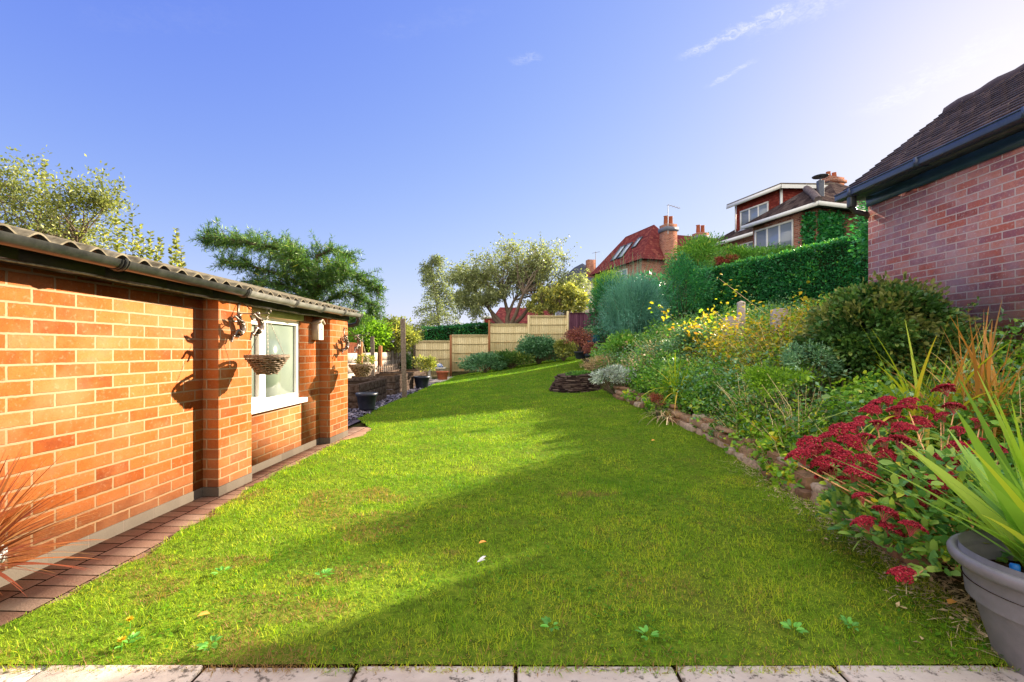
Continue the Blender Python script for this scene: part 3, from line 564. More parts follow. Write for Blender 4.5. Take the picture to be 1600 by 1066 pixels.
for k in range(nc):
    s = c2+.17+rnd.uniform(-.012, .012)
    while s > .5:
        w_ = .165; a = k*ex-.015; b_ = (k+1)*ex+.03; lf = .020+rnd.uniform(0, .004); cs, sn = math.cos(pitch), math.sin(pitch)
        off = (k % 2)*.0825 if s < c2 else 0
        y0, y1 = s-w_+.002-off*0, s
        def pnt(t, h, y): return (x0+t*cs-h*sn, y, z0+t*sn+h*cs)
        V = [pnt(a, lf, y0), pnt(a, lf, y1), pnt(b_, .004, y1), pnt(b_, .004, y0), pnt(a, lf-.014, y0), pnt(a, lf-.014, y1), pnt(b_, -.01, y1), pnt(b_, -.01, y0)]
        ro.add(V, [(0, 3, 2, 1), (4, 5, 6, 7), (0, 1, 5, 4), (1, 2, 6, 5), (3, 0, 4, 7)], rnd.random()); s -= w_ if not (k % 2 and s > c2) else w_/2
rtop = (x0+LR*math.cos(pitch), z0+LR*math.sin(pitch))
ro.tube([(rtop[0]+.03, s, rtop[1]-.02+.012*math.sin(s*14)) for s in np.linspace(.5, c2+.17, 60)], .095, 8, .5)
bx = 2*rtop[0]-x0; ro.add([(rtop[0], .4, rtop[1]), (rtop[0], c2+.17, rtop[1]), (bx, c2+.17, z0), (bx, .4, z0)], [(0, 1, 2, 3)])
ro.build('roof', TILEB, rb)
MB().add([(L2, c2-.01, zt2), (L2+2.75, c2-.01, zt2), (rtop[0], c2-.01, rtop[1]-.06), (L2, c2-.2, zt2), (L2+2.75, c2-.2, zt2), (rtop[0], c2-.2, rtop[1]-.06)], [(0, 1, 2), (3, 5, 4)]).build('gable', BRK2, rb)

# ------------------------------------------------------------------ fence at the far end
def panelmat(name, c1, c2, w=.1):
    m, q = mat(name); co = objco(q); s = q.new('ShaderNodeSeparateXYZ'); q.l.new(co, s.inputs[0]); a = q.new('ShaderNodeAttribute', attribute_name='v')
    mp = q.new('ShaderNodeMapping'); q.l.new(co, mp.inputs[0]); mp.inputs['Scale'].default_value = (30, 30, 2); n = q.noise(mp.outputs[0], 1, 5, .6)
    c = q.mix(a.outputs['Fac'], c1, c2); c = q.mix(q.mapr(n, .4, .7, 0, .5), c, tuple(x*.6 for x in c1)); c = q.mix(q.mapr(q.noise(co, 3, 3), .58, .7, 0, .5), c, (c1[0]*.9, c1[1]*.6, c1[2]*.4))
    b = pbr(q, c, .8, .2, 0, bump(q, n, .4, .004)); q.l.new(b.outputs[0], q.out.inputs[0]); return m
FNEW = panelmat('new_fence_timber', (.66, .54, .30), (.80, .69, .42)); FPUR = panelmat('purple_stained_timber', (.08, .032, .055), (.15, .065, .10))
def panel(label, xa, xb, y, ztop, h, m, rails=True, n=18):
    root = empty('timber_fence', label, 'fence panel', (xa, y, ztop-h)); W_ = xb-xa; bd = MB(); n = int(W_/.1)
    for i in range(n):
        a = i*W_/n; bd.box((a, .0, .0), (a+W_/n*1.04, .012+.006*(i % 2), h-.03), rnd.random())
    bd.build('boards', m, root); r_ = MB()
    if rails:
        for zz in (.06, .48, .92, 1.36, h-.10): r_.box((0, -.035, zz), (W_, -.002, zz+.035), .2)
    r_.box((-.0, -.03, h-.03), (W_, .03, h), .7).box((0, -.03, .0), (.035, -.001, h-.03), .7).box((W_-.035, -.03, 0), (W_, -.001, h-.03), .7).build('rails', m, root)
    return root
def post(label, x, y, z0, z1, m, w=.1, name='fence_post', cat='fence post'):
    o = MB().box((-w/2, -w/2, 0), (w/2, w/2, z1-z0)).add([(-w/2, -w/2, z1-z0), (w/2, -w/2, z1-z0), (w/2, w/2, z1-z0), (-w/2, w/2, z1-z0), (0, 0, z1-z0+.03)], [(0, 1, 4), (1, 2, 4), (2, 3, 4), (3, 0, 4)]).build(name, m, loc=(x, y, z0)); return tag(o, label, cat)
FY = 22.9; fx_ = [XZ(p, FY) for p in (648, 704.5, 764.5, 826, 887)]
tops = [532, 523, 506, 493]; names = ['lowest pale timber fence panel, behind the stone bench', 'pale timber fence panel second from the left, just right of the stone bench', 'pale timber fence panel third from the left, under the trunk of the spreading tree', 'highest pale timber fence panel, next to the purple panel']
for i in range(4):
    panel(names[i], fx_[i]+.05, fx_[i+1]-.05, FY, ZP(tops[i], FY), 1.83, FNEW)
plab = ['dark post at the left end of the pale fence panels', 'dark orange post between the two lowest pale fence panels', 'orange timber post between the second and third pale fence panels', 'pale timber post between the two highest pale fence panels', 'pale post where the pale panels meet the purple one']
ptop = [533, 524, 501, 493, 487]
for i in range(5):
    zt = ZP(ptop[i], FY); post(plab[i], fx_[i], FY-.02, zt-2.0-(.5 if i else 0), zt, [SLEEP, ORTIM, ORTIM, FNEW, FNEW][i])
panel('purple brown stained close board fence panel in the far corner', fx_[4]+.06, XZ(945, FY), FY-.1, ZP(489, FY), 1.83, FPUR, rails=False)

# ------------------------------------------------------------------ left yard: concrete fence, posts, beds, pots, bench
CONC = simple('pale_concrete', (.52, .44, .37), (.44, .38, .33), .85, 4, bmp=.2); GPOST = simple('grey_concrete_post', (.2, .18, .18), (.28, .25, .24), .85, 10)
lx = -4.95
pys = [13.6, 15.45, 17.3, 19.15, 21.0, 22.85]; cl = ['nearest the garage', 'second from the garage', 'behind the picket bench', 'just beyond the picket bench', 'meeting the far timber panels']
for i in range(5):
    a, b_ = pys[i], pys[i+1]; z0 = -.55; zt = 1.0 
    mb = MB()
    for k in range(5): mb.box((-.025, .07, k*(zt-z0)/5), (.025, b_-a-.07, (k+1)*(zt-z0)/5-.008))
    tag(mb.build('concrete_fence', CONC, loc=(lx, a, z0)), 'pale concrete fence panel on the left boundary, '+cl[i], 'fence panel')
for i, (px, nm, mm) in enumerate(((557.5, 'orange timber post rising above the pale left fence, nearest the garage', ORTIM), (589.5, 'thin orange timber post beside the tall dark post on the left boundary', ORTIM), (611, 'grey post in the pale left boundary fence, behind the picket bench', GPOST), (628, 'grey fence post just behind the tallest timber post', GPOST))):
    Yp = (15.4, 17.25, 19.1, 20.95)[i]; X_ = lx+.05
    post(nm, lx+.09 if i < 2 else lx+.06, Yp if i != 0 else 15.0, -.5, ZP((535, 541, 540, 545)[i], Yp), mm, .11)
br_ = MB()
for i in range(58): br_.box((0, i*.155, 0), (.02, i*.155+.15, 1.9+rnd.uniform(-.01, .01)), rnd.random())
tag(br_.build('brown_fence', simple('redbrown_fence', (.16, .055, .03), (.10, .035, .02), .8, 8), loc=(lx-.8, 14, -.55)), 'red brown timber fence behind the pale concrete left fence', 'fence')
def tpost(label, px, py0, py1, Y, w):
    z0 = ZP(py0, Y); mb = MB(); h = ZP(py1, Y)-z0; mb.box((-w/2, -w/2, -.1), (w/2, w/2, h)); 
    root = empty('timber_post', label, 'post', (XZ(px, Y), Y, z0), .2); mb.build('post', TIMB, root, bevel=.006); MB().tube([(0, -w/2-.05, h-.05), (0, w/2+.05, h-.05)], .008, 5).build('bolt', GALV, root); root.rotation_euler = (0, R(-1.2), .2)
tpost('tallest weathered timber post standing at the edge of the lawn', 632, 623, 498, 11.2, .115)
tpost('weathered dark timber post behind the raised beds, left of the tallest post', 583, 596, 526, 12.9, .10)
def sleeperbed(label, x0, x1, y0, y1, z0, z1, rows=3):
    root = empty('raised_bed', label, 'raised bed', ((x0+x1)/2, y0, z0)); cx = (x0+x1)/2; t = .1; hh = (z1-z0)/rows
    for side, (a, b_) in enumerate((((x0, y0), (x1, y0+t)), ((x0, y1-t), (x1, y1)), ((x0, y0+t), (x0+t, y1-t)), ((x1-t, y0+t), (x1, y1-t)))):
        mb = MB()
        for k in range(rows): mb.box((a[0]-cx+rnd.uniform(0, .006), a[1]-y0+rnd.uniform(0, .006), k*hh+.003), (b_[0]-cx+rnd.uniform(-.004, .008)*0, b_[1]-y0, (k+1)*hh-.008))
        mb.build('sleeper_side', SLEEP, root, bevel=.008)
    MB().box((x0+t-cx, t, z1-z0-.12), (x1-t-cx, y1-y0-t, z1-z0-.06)).build('soil', SOIL, root); return root
# front corner px 580,y ~ 640 ; bed 1 close to the garage corner
sleeperbed('nearest sleeper raised bed, behind the dark bucket pot', -4.1, -2.95, 9.0, 11.0, -.08, .44, 3)
sleeperbed('middle sleeper raised bed behind the nearest one', -4.2, -3.05, 12.2, 14.6, -.12, .42, 3)
sleeperbed('low farthest sleeper raised bed to the left of the leafy black pot', -4.4, -3.3, 15.8, 18.0, -.16, .35, 3)
def pot(label, px, pyb, Y, r, h, m, name='plant_pot', rim=True, fill=True, X=None):
    z0 = ZP(pyb, Y); root = empty(name, label, 'plant pot', (XZ(px, Y), Y, z0))
    MB().lathe([(.001, 0), (r*.68, 0), (r*.74, h*.1), (r*.93, h*.82), (r*1.02, h*.82), (r*1.04, h*.99), (r*.96, h), (r*.92, h*.9), (r*.88, h*.8)], seg=28).build('pot_body', m, root, smooth=True)
    MB().lathe([(.001, h*.85), (r*.92, h*.85)], seg=20).build('compost', SOIL, root); return root
pot('dark plastic bucket pot on the slate by the garage corner', 573, 640, 8.6, .19, .31, DPOT)
p1 = pot('dark pot holding a leafy yellowing plant, beside the farthest raised bed', 659, 606, 14.4, .25, .36, DPOT)
mb = MB(); p_, o_, k_ = clumpy(1100, (.1, 0, .62), (.42, .35, .36), 9); leaves(mb, p_, o_, .07, .04, rng.random(len(p_))); mb.build('plant', GR['olive'], p1)
p2 = pot('round terracotta pot on the paving in front of the stone bench', 691.5, 594, 18.8, .25, .36, TERRA)
# stone bench
bn = empty('stone_bench', 'white stone bench slab on a pedestal in front of the lowest fence panel', 'bench', (XZ(680, 19.8), 19.8, ZP(592, 19.8))); bh = ZP(574, 19.8)-ZP(592, 19.8)
STONE = simple('white_stone', (.62, .6, .56), (.52, .5, .46), .8, 12)
MB().box((-.42, -.2, bh-.07), (.44, .2, bh)).build('seat', STONE, bn, bevel=.01)
for xx in (-.25, .28): MB().lathe([(.001, 0), (.13, 0), (.12, .05), (.07, .12), (.06, bh*.6), (.12, bh-.08)], (xx, 0, 0), 14).build('pedestal', STONE, bn, smooth=True)
hd = empty('garden_ornament', 'small blue and white rounded ornament on the stone bench', 'ornament', (XZ(686, 19.8), 19.8, ZP(574, 19.8)+.002))
MB().lathe([(.001, 0), (.17, 0), (.18, .05), (.12, .13), (.04, .17), (.001, .18)], seg=20).build('dome', simple('blue_white_glaze', (.7, .72, .75), (.12, .2, .5), .3, 16, lo=.48, hi=.52), hd, smooth=True)
pv = MB(); rnd2 = random.Random(3)
for (a, b_) in ((-3.75, 17.2), (-3.1, 17.3), (-3.75, 18.1), (-3.1, 18.2), (-3.75, 19.1), (-3.1, 19.2), (-3.75, 20.1), (-3.1, 20.2)): pv.box((a, b_, -.3), (a+.6, b_+.85, float(gz(a+.3, b_+.4))+.05))
struct(pv.build('paving', SLAB, bevel=.01))
# picket bench / trellis (px 585-612,y 566-583) and low rack at (545-560, 588)
def rack(name, label, cat, pa, pb, z0, z1, n, mm):
    a, b_ = np.array(pa), np.array(pb); root = empty(name, label, cat, (a[0], a[1], z0)); d = b_-a; L = np.linalg.norm(d); ang = math.atan2(d[1], d[0]); root.rotation_euler = (0, 0, ang)
    for i in range(n): MB().box((i*L/(n-1)-.022, -.012, 0), (i*L/(n-1)+.022, .012, z1-z0)).build('slat', mm, root)
    for zz in (.12, (z1-z0)*.82): MB().box((-.03, .013, zz), (L+.03, .03, zz+.05)).build('rail', mm, root)
    return root
rack('picket_trellis', 'brown slatted trellis panel leaning in front of the pale left fence', 'trellis', (-4.55, 15.0), (-4.5, 18.3), -.05, .55, 15, TIMB)
rack('slatted_rack', 'low grey slatted rack by the garage corner, behind the nearest raised bed', 'rack', (-4.6, 12.4), (-4.15, 12.45), .0, .30, 5, TIMB)

# ------------------------------------------------------------------ dry stone edging and stone pile
SAND = leafmat('sandstone', [(0, (.10, .06, .04)), (.4, (.24, .14, .09)), (.7, (.36, .25, .17)), (1, (.42, .32, .24))], .9, 0, .15)
m, q = mat('rough_stone'); co = objco(q); a = q.new('ShaderNodeAttribute', attribute_name='v'); n = q.noise(co, 25, 6, .65)
c = q.ramp(a.outputs['Fac'], [(0, (.2, .12, .08)), (.4, (.40, .23, .14)), (.7, (.5, .35, .25)), (1, (.6, .47, .36))]); c = q.mix(q.mapr(n, .45, .7, 0, .6), c, (.07, .06, .03)); c = q.mix(q.mapr(q.noise(co, 7, 4), .55, .7, 0, .6), c, (.06, .08, .02))
b = pbr(q, c, .9, .15, 0, bump(q, n, 1, .015)); q.l.new(b.outputs[0], q.out.inputs[0]); STONEM = m
def stone(mb, c, d, rz, val):
    """rounded irregular block"""
    k = 4; u = np.linspace(-1, 1, k); fs_ = []
    for ax in range(3):
        for sg in (-1, 1):
            A, B = np.meshgrid(u, u, indexing='ij'); P_ = np.zeros((k, k, 3)); P_[..., ax] = sg; P_[..., (ax+1) % 3] = A*sg; P_[..., (ax+2) % 3] = B; fs_.append(P_.reshape(-1, 3))
    V = np.concatenate(fs_); nrm = np.linalg.norm(V, axis=1, keepdims=True); V = V*(1-.19*(nrm-1)/.73); ph = rng.random(3)*9
    V = V*(1+.07*np.sin(V[:, [1]]*3+ph[0])+.06*np.sin(V[:, [2]]*4+ph[1])+.06*np.sin(V[:, [0]]*3.5+ph[2])); V = V*np.array(d)/2
    V = V@np.array(Matrix.Rotation(rz, 3, 'Z')@Matrix.Rotation(rnd.uniform(-.12, .12), 3, 'Y')).T+np.array(c)
    Q = []
    for f in range(6):
        for i in range(k-1):
            for j in range(k-1): b0 = f*k*k+i*k+j; Q.append((b0, b0+k, b0+k+1, b0+1))
    mb.add(V, Q, val)
sw = MB(); 
for row, (hz, off) in enumerate(((.10, 0), (.09, .03), (.06, .05))):
    y = 2.3 if row < 2 else 2.5
    while y < 9.0:
        L = rnd.uniform(.13, .36)*(1 if row else 1.1); ym = y+L/2; X_ = float(edge(ym))+.07+off+rnd.uniform(-.015, .02); dx = float(edge(ym+.1)-edge(ym-.1))/.2; hh = hz*rnd.uniform(.85, 1.2)
        if not (row == 2 and rnd.random() < .45): stone(sw, (X_, ym, float(gz(X_, ym))+(.035, .125, .195)[row]+rnd.uniform(-.008, .008)), (rnd.uniform(.13, .2), L*1.04, hh), -math.atan(dx)+rnd.uniform(-.12, .12), rnd.random())
        y += L*.98
tag(sw.build('dry_stone_wall', STONEM, smooth=True), 'low dry stone edging wall holding the flower bed along the right of the lawn', 'wall')
DSL = leafmat('dark_slate', [(0, (.02, .014, .014)), (.5, (.06, .04, .036)), (1, (.12, .09, .075))], .8, 0, .3, 1.3)
cm = (1.42, 10.6); mp = MB()
for k in range(9):
    rr_ = .50*(1-k*.045)
    for j in range(26):
        a = j*2*math.pi/26+rnd.uniform(0, .2); L = rnd.uniform(.16, .3); x_, y_ = cm[0]+rr_*math.cos(a)*1.0, cm[1]+rr_*1.2*math.sin(a); stone(mp, (x_, y_, float(gz(x_, y_))+.02+k*.04), (L, rnd.uniform(.12, .2), .034), a+math.pi/2+rnd.uniform(-.2, .2), rnd.random())
mp.lathe([(.001, .32), (.36, .30), (.48, 0)], (cm[0], cm[1], float(gz(*cm))), 20, .1)
tag(mp.build('slate_mound', DSL, smooth=False), 'round mound of stacked dark slates at the far end of the flower bed', 'stone mound')
shrub('creeping_plant', 'low dark creeping plant growing on top of the slate mound', 'plant', (1.5, 10.7, .5), (.38, .36, .13), 1500, .05, .02, 'mid', K=14, vshift=-.2)

# ------------------------------------------------------------------ flower bed
def inbed(X, Y, m=.1): return (X > edge(Y)+m) & (X < 4.6+np.clip((Y-6)*.5, 0, 3))
def cover(name, n, yr, pal, hgt, L, W, seed, thr=.45, fr_=1.5, oval=False, xmax=9, vshift=0, xmin=-9):
    X = rng.uniform(1.6, 8.5, n*3); Y = rng.uniform(*yr, n*3); k = inbed(X, Y) & (vnoise(X, Y, fr_, seed) > thr) & (X < xmax) & (X > xmin); X, Y = X[k][:n], Y[k][:n]
    hm = hgt*(.35+1.1*vnoise(X, Y, 2.1, seed+1))*(.6+.7*vnoise(X, Y, 6, seed+4)); u = rng.random(len(X))**.6; Z = TZ(X, Y)+hm*u
    d = rng.normal(0, 1, (len(X), 3)); d[:, 2] = np.abs(d[:, 2])*.6; d += np.array([-.3, -.4, .2]); mb = MB()
    val = np.clip(.35+.3*(vnoise(X, Y, 3, seed+2)-.5)+.15*u+rng.normal(0, .2, len(X))+vshift, 0, 1)
    leaves(mb, np.stack([X, Y, Z], -1), d, L*rng.uniform(.6, 1.3, len(X)), W*rng.uniform(.7, 1.3, len(X)), val, up=.8, oval=oval)
    return struct(mb.build(name, GR[pal]), 'stuff')
cover('ground_cover', 26000, (2.3, 7.5), 'mid', .42, .045, .030, 21, .30, oval=True, vshift=.14)
cover('ground_cover', 22000, (6.5, 15), 'mid', .50, .07, .045, 22, .30, vshift=.12)
cover('blue_ground_cover', 14000, (3.0, 13), 'blue', .55, .06, .028, 25, .52)
cover('lime_ground_cover', 13000, (3.0, 9), 'lime', .38, .05, .032, 28, .56, oval=True)
cover('dark_ground_cover', 11000, (2.3, 14), 'dark', .34, .055, .035, 31, .4)
# spent stems and grasses through the bed
n = 4200; X = rng.uniform(1.8, 6.5, n); Y = rng.uniform(2.6, 14, n); k = inbed(X, Y, .25) & (vnoise(X, Y, 1.2, 41) > .42); X, Y = X[k], Y[k]
V, Q, idx = blades(np.stack([X, Y, TZ(X, Y)], -1), rng.uniform(.2, .62, len(X)), .004+.0006*Y, rng.uniform(.05, .8, len(X)), 3, .6); struct(MB().add(V, Q, rng.random(len(X))[idx]).build('dry_stems', GR['straw']), 'stuff')
n = 5200; X = rng.uniform(1.8, 6.5, n); Y = rng.uniform(2.6, 14, n); k = inbed(X, Y, .25) & (vnoise(X, Y, 1.0, 43) > .45); X, Y = X[k], Y[k]
V, Q, idx = blades(np.stack([X, Y, TZ(X, Y)], -1), rng.uniform(.15, .5, len(X)), .006+.0008*Y, rng.uniform(.05, .9, len(X)), 3, .8); struct(MB().add(V, Q, rng.random(len(X))[idx]).build('tall_grass', GR['mid']), 'stuff')

n = 2600; Y = rng.uniform(1.68, 4.5, n); X = edge(Y)+rng.normal(.06, .12, n); a = rng.random(n)*6.28
V, Q, idx = blades(np.stack([X, Y, np.maximum(TZ(X, Y), lawnz(X, Y))+.004], -1), rng.uniform(.03, .12, n), .004, rng.uniform(1.1, 1.6, n), 3, .15); lt_ = MB().add(V, Q, rng.random(n)[idx])
n = 900; Y = rng.uniform(1.68, 4, n); X = edge(Y)+rng.normal(.08, .12, n); leaves(lt_, np.stack([X, Y, np.maximum(TZ(X, Y), lawnz(X, Y))+.006], -1), rng.normal(0, 1, (n, 3))*[1, 1, .15], .03, .016, rng.random(n)*.6, up=3)
struct(lt_.build('plant_litter', GR['straw']), 'stuff')
def ctr(px, py, Y): return P(px, py, Y)
# individual plants of the bed
shrub('clipped_shrub', 'big rounded dark green shrub in front of the corner of the purple brick building', 'shrub', (3.70, 4.75, 1.20), (.68, .7, .60), 27000, .052, .031, 'dark', K=90, sub=.24, twig=60, oval=True, shell=.35, flat=-.9, mix=('olive', .25, .30))
mb = MB(); ss_ = []; 
for (a, b_) in (((1480, 500), (1530, 470)), ((1470, 520), (1520, 505)), ((1490, 540), (1545, 520))):
    pa, pb = P(*a, 4.6), P(*b, 4.5) if False else P(*b_, 4.5); ss_.append((pa, pb))
so_ = empty('straggly_twigs', 'loose leafy twigs poking out of the rounded shrub\'s right side', 'twigs', tuple(ss_[0][0])); o0 = ss_[0][0]
tb = MB(); lf = MB()
for pa, pb in ss_:
    mid_ = (pa+pb)/2+np.array([0, 0, .03]); tb.tube([pa-o0, mid_-o0, pb-o0], [.004, .003, .001], 4)
    tt = rng.random(34)[:, None]; pp = pa+(pb-pa)*tt+rng.normal(0, .01, (34, 3)); leaves(lf, pp-o0, rng.normal(0, 1, (34, 3)), .035, .02, rng.random(34), oval=True)
tb.build('twig', BARK, so_); lf.build('foliage', GR['dark'], so_)
def sprawl(name, label, c, r, h, n, L, W, pals, seed, oval=True, stems=30, stemp='straw', up=.9, cat='plant'):
    """loose tangled plant: leafy stems rising from many roots in an ellipse"""
    X0_, Y0_ = c; base = np.array([X0_, Y0_, float(TZ(X0_, Y0_))]); root = empty(name, label, cat, tuple(base))
    ns = stems; a = rng.random(ns)*2*math.pi; q_ = np.sqrt(rng.random(ns)); sx, sy = X0_+r[0]*q_*np.cos(a), Y0_+r[1]*q_*np.sin(a); ok = sx > edge(sy)+.02; sx, sy = sx[ok], sy[ok]; ns = len(sx)
    r0 = np.stack([sx, sy, TZ(sx, sy)], -1); hh = h*(1.15-.6*q_[ok]**2)*rng.uniform(.55, 1.25, ns); out = np.stack([np.cos(a[ok]), np.sin(a[ok]), 0*a[ok]], -1)*rng.uniform(.1, .6, (ns, 1))*hh[:, None]+rng.normal(0, .12, (ns, 3))*hh[:, None]
    tip = r0+out+np.array([0, 0, 1.])*hh[:, None]; st = MB(); per = max(2, n//ns); mid_ = r0+out*.25+np.array([0, 0, .6])*hh[:, None]
    for i in range(ns): st.tube([r0[i]-base, mid_[i]-base, tip[i]-base], [.0045, .0035, .0015], 3, rnd.random(), False)
    u = rng.random((ns, per))**.7; P_ = (r0[:, None]*(1-u[..., None])**2+2*u[..., None]*(1-u[..., None])*mid_[:, None]+tip[:, None]*u[..., None]**2).reshape(-1, 3)+rng.normal(0, .018+.07*h, (ns*per, 3))
    d = rng.normal(0, 1, P_.shape); d[:, 2] = d[:, 2]*.5+.15; val = np.clip(np.repeat(rng.normal(.45, .16, ns), per)+rng.normal(0, .18, len(P_))+.12*(u.ravel()-.5), 0, 1)
    which = rng.integers(0, 100, len(P_)); lo = 0
    for k, (pal, pc) in enumerate(pals):
        sel = (which >= lo) & (which < lo+pc); lo += pc
        if sel.sum() < 3: continue
        mb = MB(); sz = L*rng.uniform(.5, 1.35, sel.sum()); leaves(mb, P_[sel]-base, d[sel], sz, sz*(W/L)*rng.uniform(.75, 1.2, sel.sum()), val[sel], up=up, oval=oval); mb.build('foliage' if k == 0 else 'mixed_foliage', GR[pal], root)
    st.build('stems', GR[stemp], root); return root
def xy(px, Y): return (XZ(px, Y), Y)
sprawl('yellow_shrub', 'sparse yellow leaved rose bush against the left end of the clipped hedge', xy(1112, 8.3), (.38, .3), .85, 1300, .075, .045, [('gold', 80), ('lime', 20)], 1, stems=24)
sprawl('yellow_shrub', 'bright orange yellow shrub in front of the low weathered post, middle of the bed', xy(1168, 7.1), (.45, .35), .78, 3400, .055, .034, [('gold', 68), ('olive', 25), ('mid', 13)], 2, stems=60)
sprawl('golden_bush', 'tall golden green bush left of the big rounded shrub', xy(1222, 6.1), (.5, .42), .84, 4800, .046, .03, [('olive', 40), ('gold', 32), ('lime', 28)], 3, stems=90)
sprawl('yellow_shrub', 'orange yellow sprays beside the upper left of the rounded shrub', xy(1236, 6.7), (.35, .25), .98, 1300, .06, .036, [('gold', 85), ('olive', 15)], 4, stems=26)
sprawl('leafy_perennial', 'olive green leafy mound below the golden bush', xy(1170, 6.0), (.5, .45), .42, 2600, .05, .028, [('mid', 50), ('olive', 35), ('blue', 15)], 5, stems=90)
sprawl('leafy_perennial', 'bright yellow green leafy trailing plant spilling over the stone edging', (2.42, 4.3), (.42, .95), .17, 5200, .052, .042, [('lime', 75), ('mid', 17), ('gold', 8)], 6, stems=200)
sprawl('leafy_perennial', 'yellow green leafy plant on the stone edging next to the red flower heads', (2.30, 3.4), (.32, .42), .18, 1900, .052, .042, [('lime', 75), ('mid', 17), ('gold', 8)], 7, stems=50)
sprawl('leafy_perennial', 'pale green leafy mound on the stone edging near the silver shrub', (2.45, 7.6), (.5, 1.2), .24, 4200, .06, .045, [('lime', 45), ('mid', 55)], 8, stems=90)
sprawl('leafy_perennial', 'fresh green leafy clump in the middle of the bed', (2.65, 5.9), (.5, .9), .26, 4200, .055, .04, [('mid', 60), ('lime', 25), ('blue', 15)], 9, stems=90)
sprawl('leafy_perennial', 'tall wispy yellow green plant in front of the rounded shrub', xy(1255, 4.1), (.35, .35), .42, 1700, .034, .016, [('lime', 40), ('mid', 40), ('olive', 20)], 10, stems=110, stemp='straw')
sprawl('leafy_perennial', 'grey green wispy stems between the golden bush and the trailing plant', xy(1195, 5.0), (.5, .45), .45, 2000, .036, .014, [('blue', 60), ('olive', 40)], 11, stems=130, stemp='straw')
sprawl('leafy_perennial', 'dark broad leaved clump at the foot of the rounded shrub, above the red flower heads', xy(1370, 3.45), (.45, .3), .30, 1200, .06, .045, [('mid', 70), ('dark', 30)], 12, stems=60)
sprawl('leafy_perennial', 'mixed tan and green tangle below the feathery shrub', xy(1040, 9.6), (.8, .7), .6, 2600, .06, .026, [('blue', 40), ('olive', 30), ('straw', 30)], 13, stems=130)
sprawl('leafy_perennial', 'russet tinged leafy mound right of the strap leaved clump', xy(1120, 7.4), (.6, .5), .5, 2400, .05, .03, [('olive', 40), ('mid', 35), ('maroon', 12), ('straw', 13)], 14, stems=110)
shrub('small_brown_shrub', 'small dark reddish brown heather tuft at the stone edging', 'shrub', ctr(1028, 625, 6.6), (.17, .15, .12), 900, .03, .008, 'maroon', K=8)
shrub('silver_shrub', 'low silvery lavender shrub beside the slate mound', 'shrub', ctr(962, 592, 9.3), (.56, .45, .25), 4200, .06, .018, 'silver', K=40, sub=.2, shell=.4)
shrub('spent_shrub', 'grey brown spent heather behind the silver shrub', 'shrub', ctr(945, 572, 11.6), (.6, .5, .25), 2200, .07, .016, 'straw', K=14, vshift=-.25)
shrub('leafy_perennial', 'reddish green leafy mound behind the silver shrub', 'plant', ctr(975, 545, 11.5), (.7, .6, .4), 1800, .08, .05, 'mid', K=14, vshift=.1)
shrub('feathery_shrub', 'tall feathery blue green shrub to the right of the purple fence panel', 'shrub', ctr(990, 486, 14.5), (1.3, 1.1, 1.12), 22000, .11, .013, 'teal', K=46, sub=.34, twig=70, shell=.6, up=.0, jit=.5, flat=-.8)
fx0 = P(992, 530, 14.5); n = 1500; az = rng.random(n)*6.28; V, Q, idx = blades(rng.normal(0, .25, (n, 3))*[1, 1, .3], rng.uniform(1.0, 2.7, n), .016, rng.uniform(.03, .5, n), 6, 1.0, az)
fo_ = MB().add(V, Q, np.clip(rng.normal(.6, .2, n), 0, 1)[idx]).build('plumes', GR['teal']); fo_.parent = [o for o in bpy.data.objects if o.name.startswith('feathery_shrub')][0]; fo_.location = (0, 0, .5)
shrub('conifer_shrub', 'dark green conifer between the purple panel and the feathery shrub', 'shrub', ctr(955, 490, 16.6), (.9, .8, 1.5), 9000, .10, .03, 'hedge', K=30, flat=-.9, vshift=-.1)
shrub('yellow_conifer', 'yellow green feathery top behind the left of the feathery shrub', 'shrub', ctr(953, 452, 17.2), (.7, .6, .75), 5000, .12, .03, 'lime', K=26, flat=-.9, vshift=.05)
shrub('bushy_shrub', 'dark bushy green shrub at the left end of the clipped hedge', 'shrub', ctr(1070, 452, 15.6), (1.0, .9, 1.15), 9000, .08, .03, 'hedge', K=30, flat=-.9)
shrub('dense_perennial', 'blue green leafy mass below the clipped hedge', 'plant', ctr(1085, 548, 8.6), (.7, .6, .45), 3600, .05, .025, 'blue', K=26, sub=.28)
shrub('dense_perennial', 'blue green wiry shrub below the left of the big rounded shrub', 'plant', ctr(1262, 572, 4.7), (.3, .3, .28), 1900, .04, .012, 'blue', K=26, sub=.28, up=0)
shrub('dense_perennial', 'fine light green mound left of the wiry shrub', 'plant', ctr(1215, 600, 4.6), (.38, .35, .2), 2200, .035, .018, 'lime', K=16, vshift=-.15)
# strap-leaved clumps
def straps(name, label, c, n, L, W, pal, lean=(.2, 1.0), segs=7, curl=1.1, azr=None, vs=0, sp=.08):
    c = np.array(c, float); root = empty(name, label, 'plant', tuple(c)); az = rng.random(n)*2*math.pi if azr is None else rng.uniform(azr[0], azr[1], n)
    b0 = rng.normal(0, sp, (n, 3)); b0[:, 2] = 0; V, Q, idx = blades(b0, L*rng.uniform(.55, 1.15, n), W*rng.uniform(.7, 1.2, n), rng.uniform(*lean, n), segs, curl, az)
    MB().add(V, Q, np.clip(rng.normal(.5+vs, .25, n), 0, 1)[idx]).build('leaves', GR[pal], root, smooth=True); return root
def onz(px, Y, dz=0): X_ = XZ(px, Y); return (X_, Y, float(TZ(X_, Y))+dz)
GR['strap'] = leafmat('strap_leaf', [(0, (.10, .16, .012)), (.5, (.24, .32, .02)), (.8, (.40, .40, .03)), (1, (.5, .33, .04))], .4, .35, .5, 1.9)
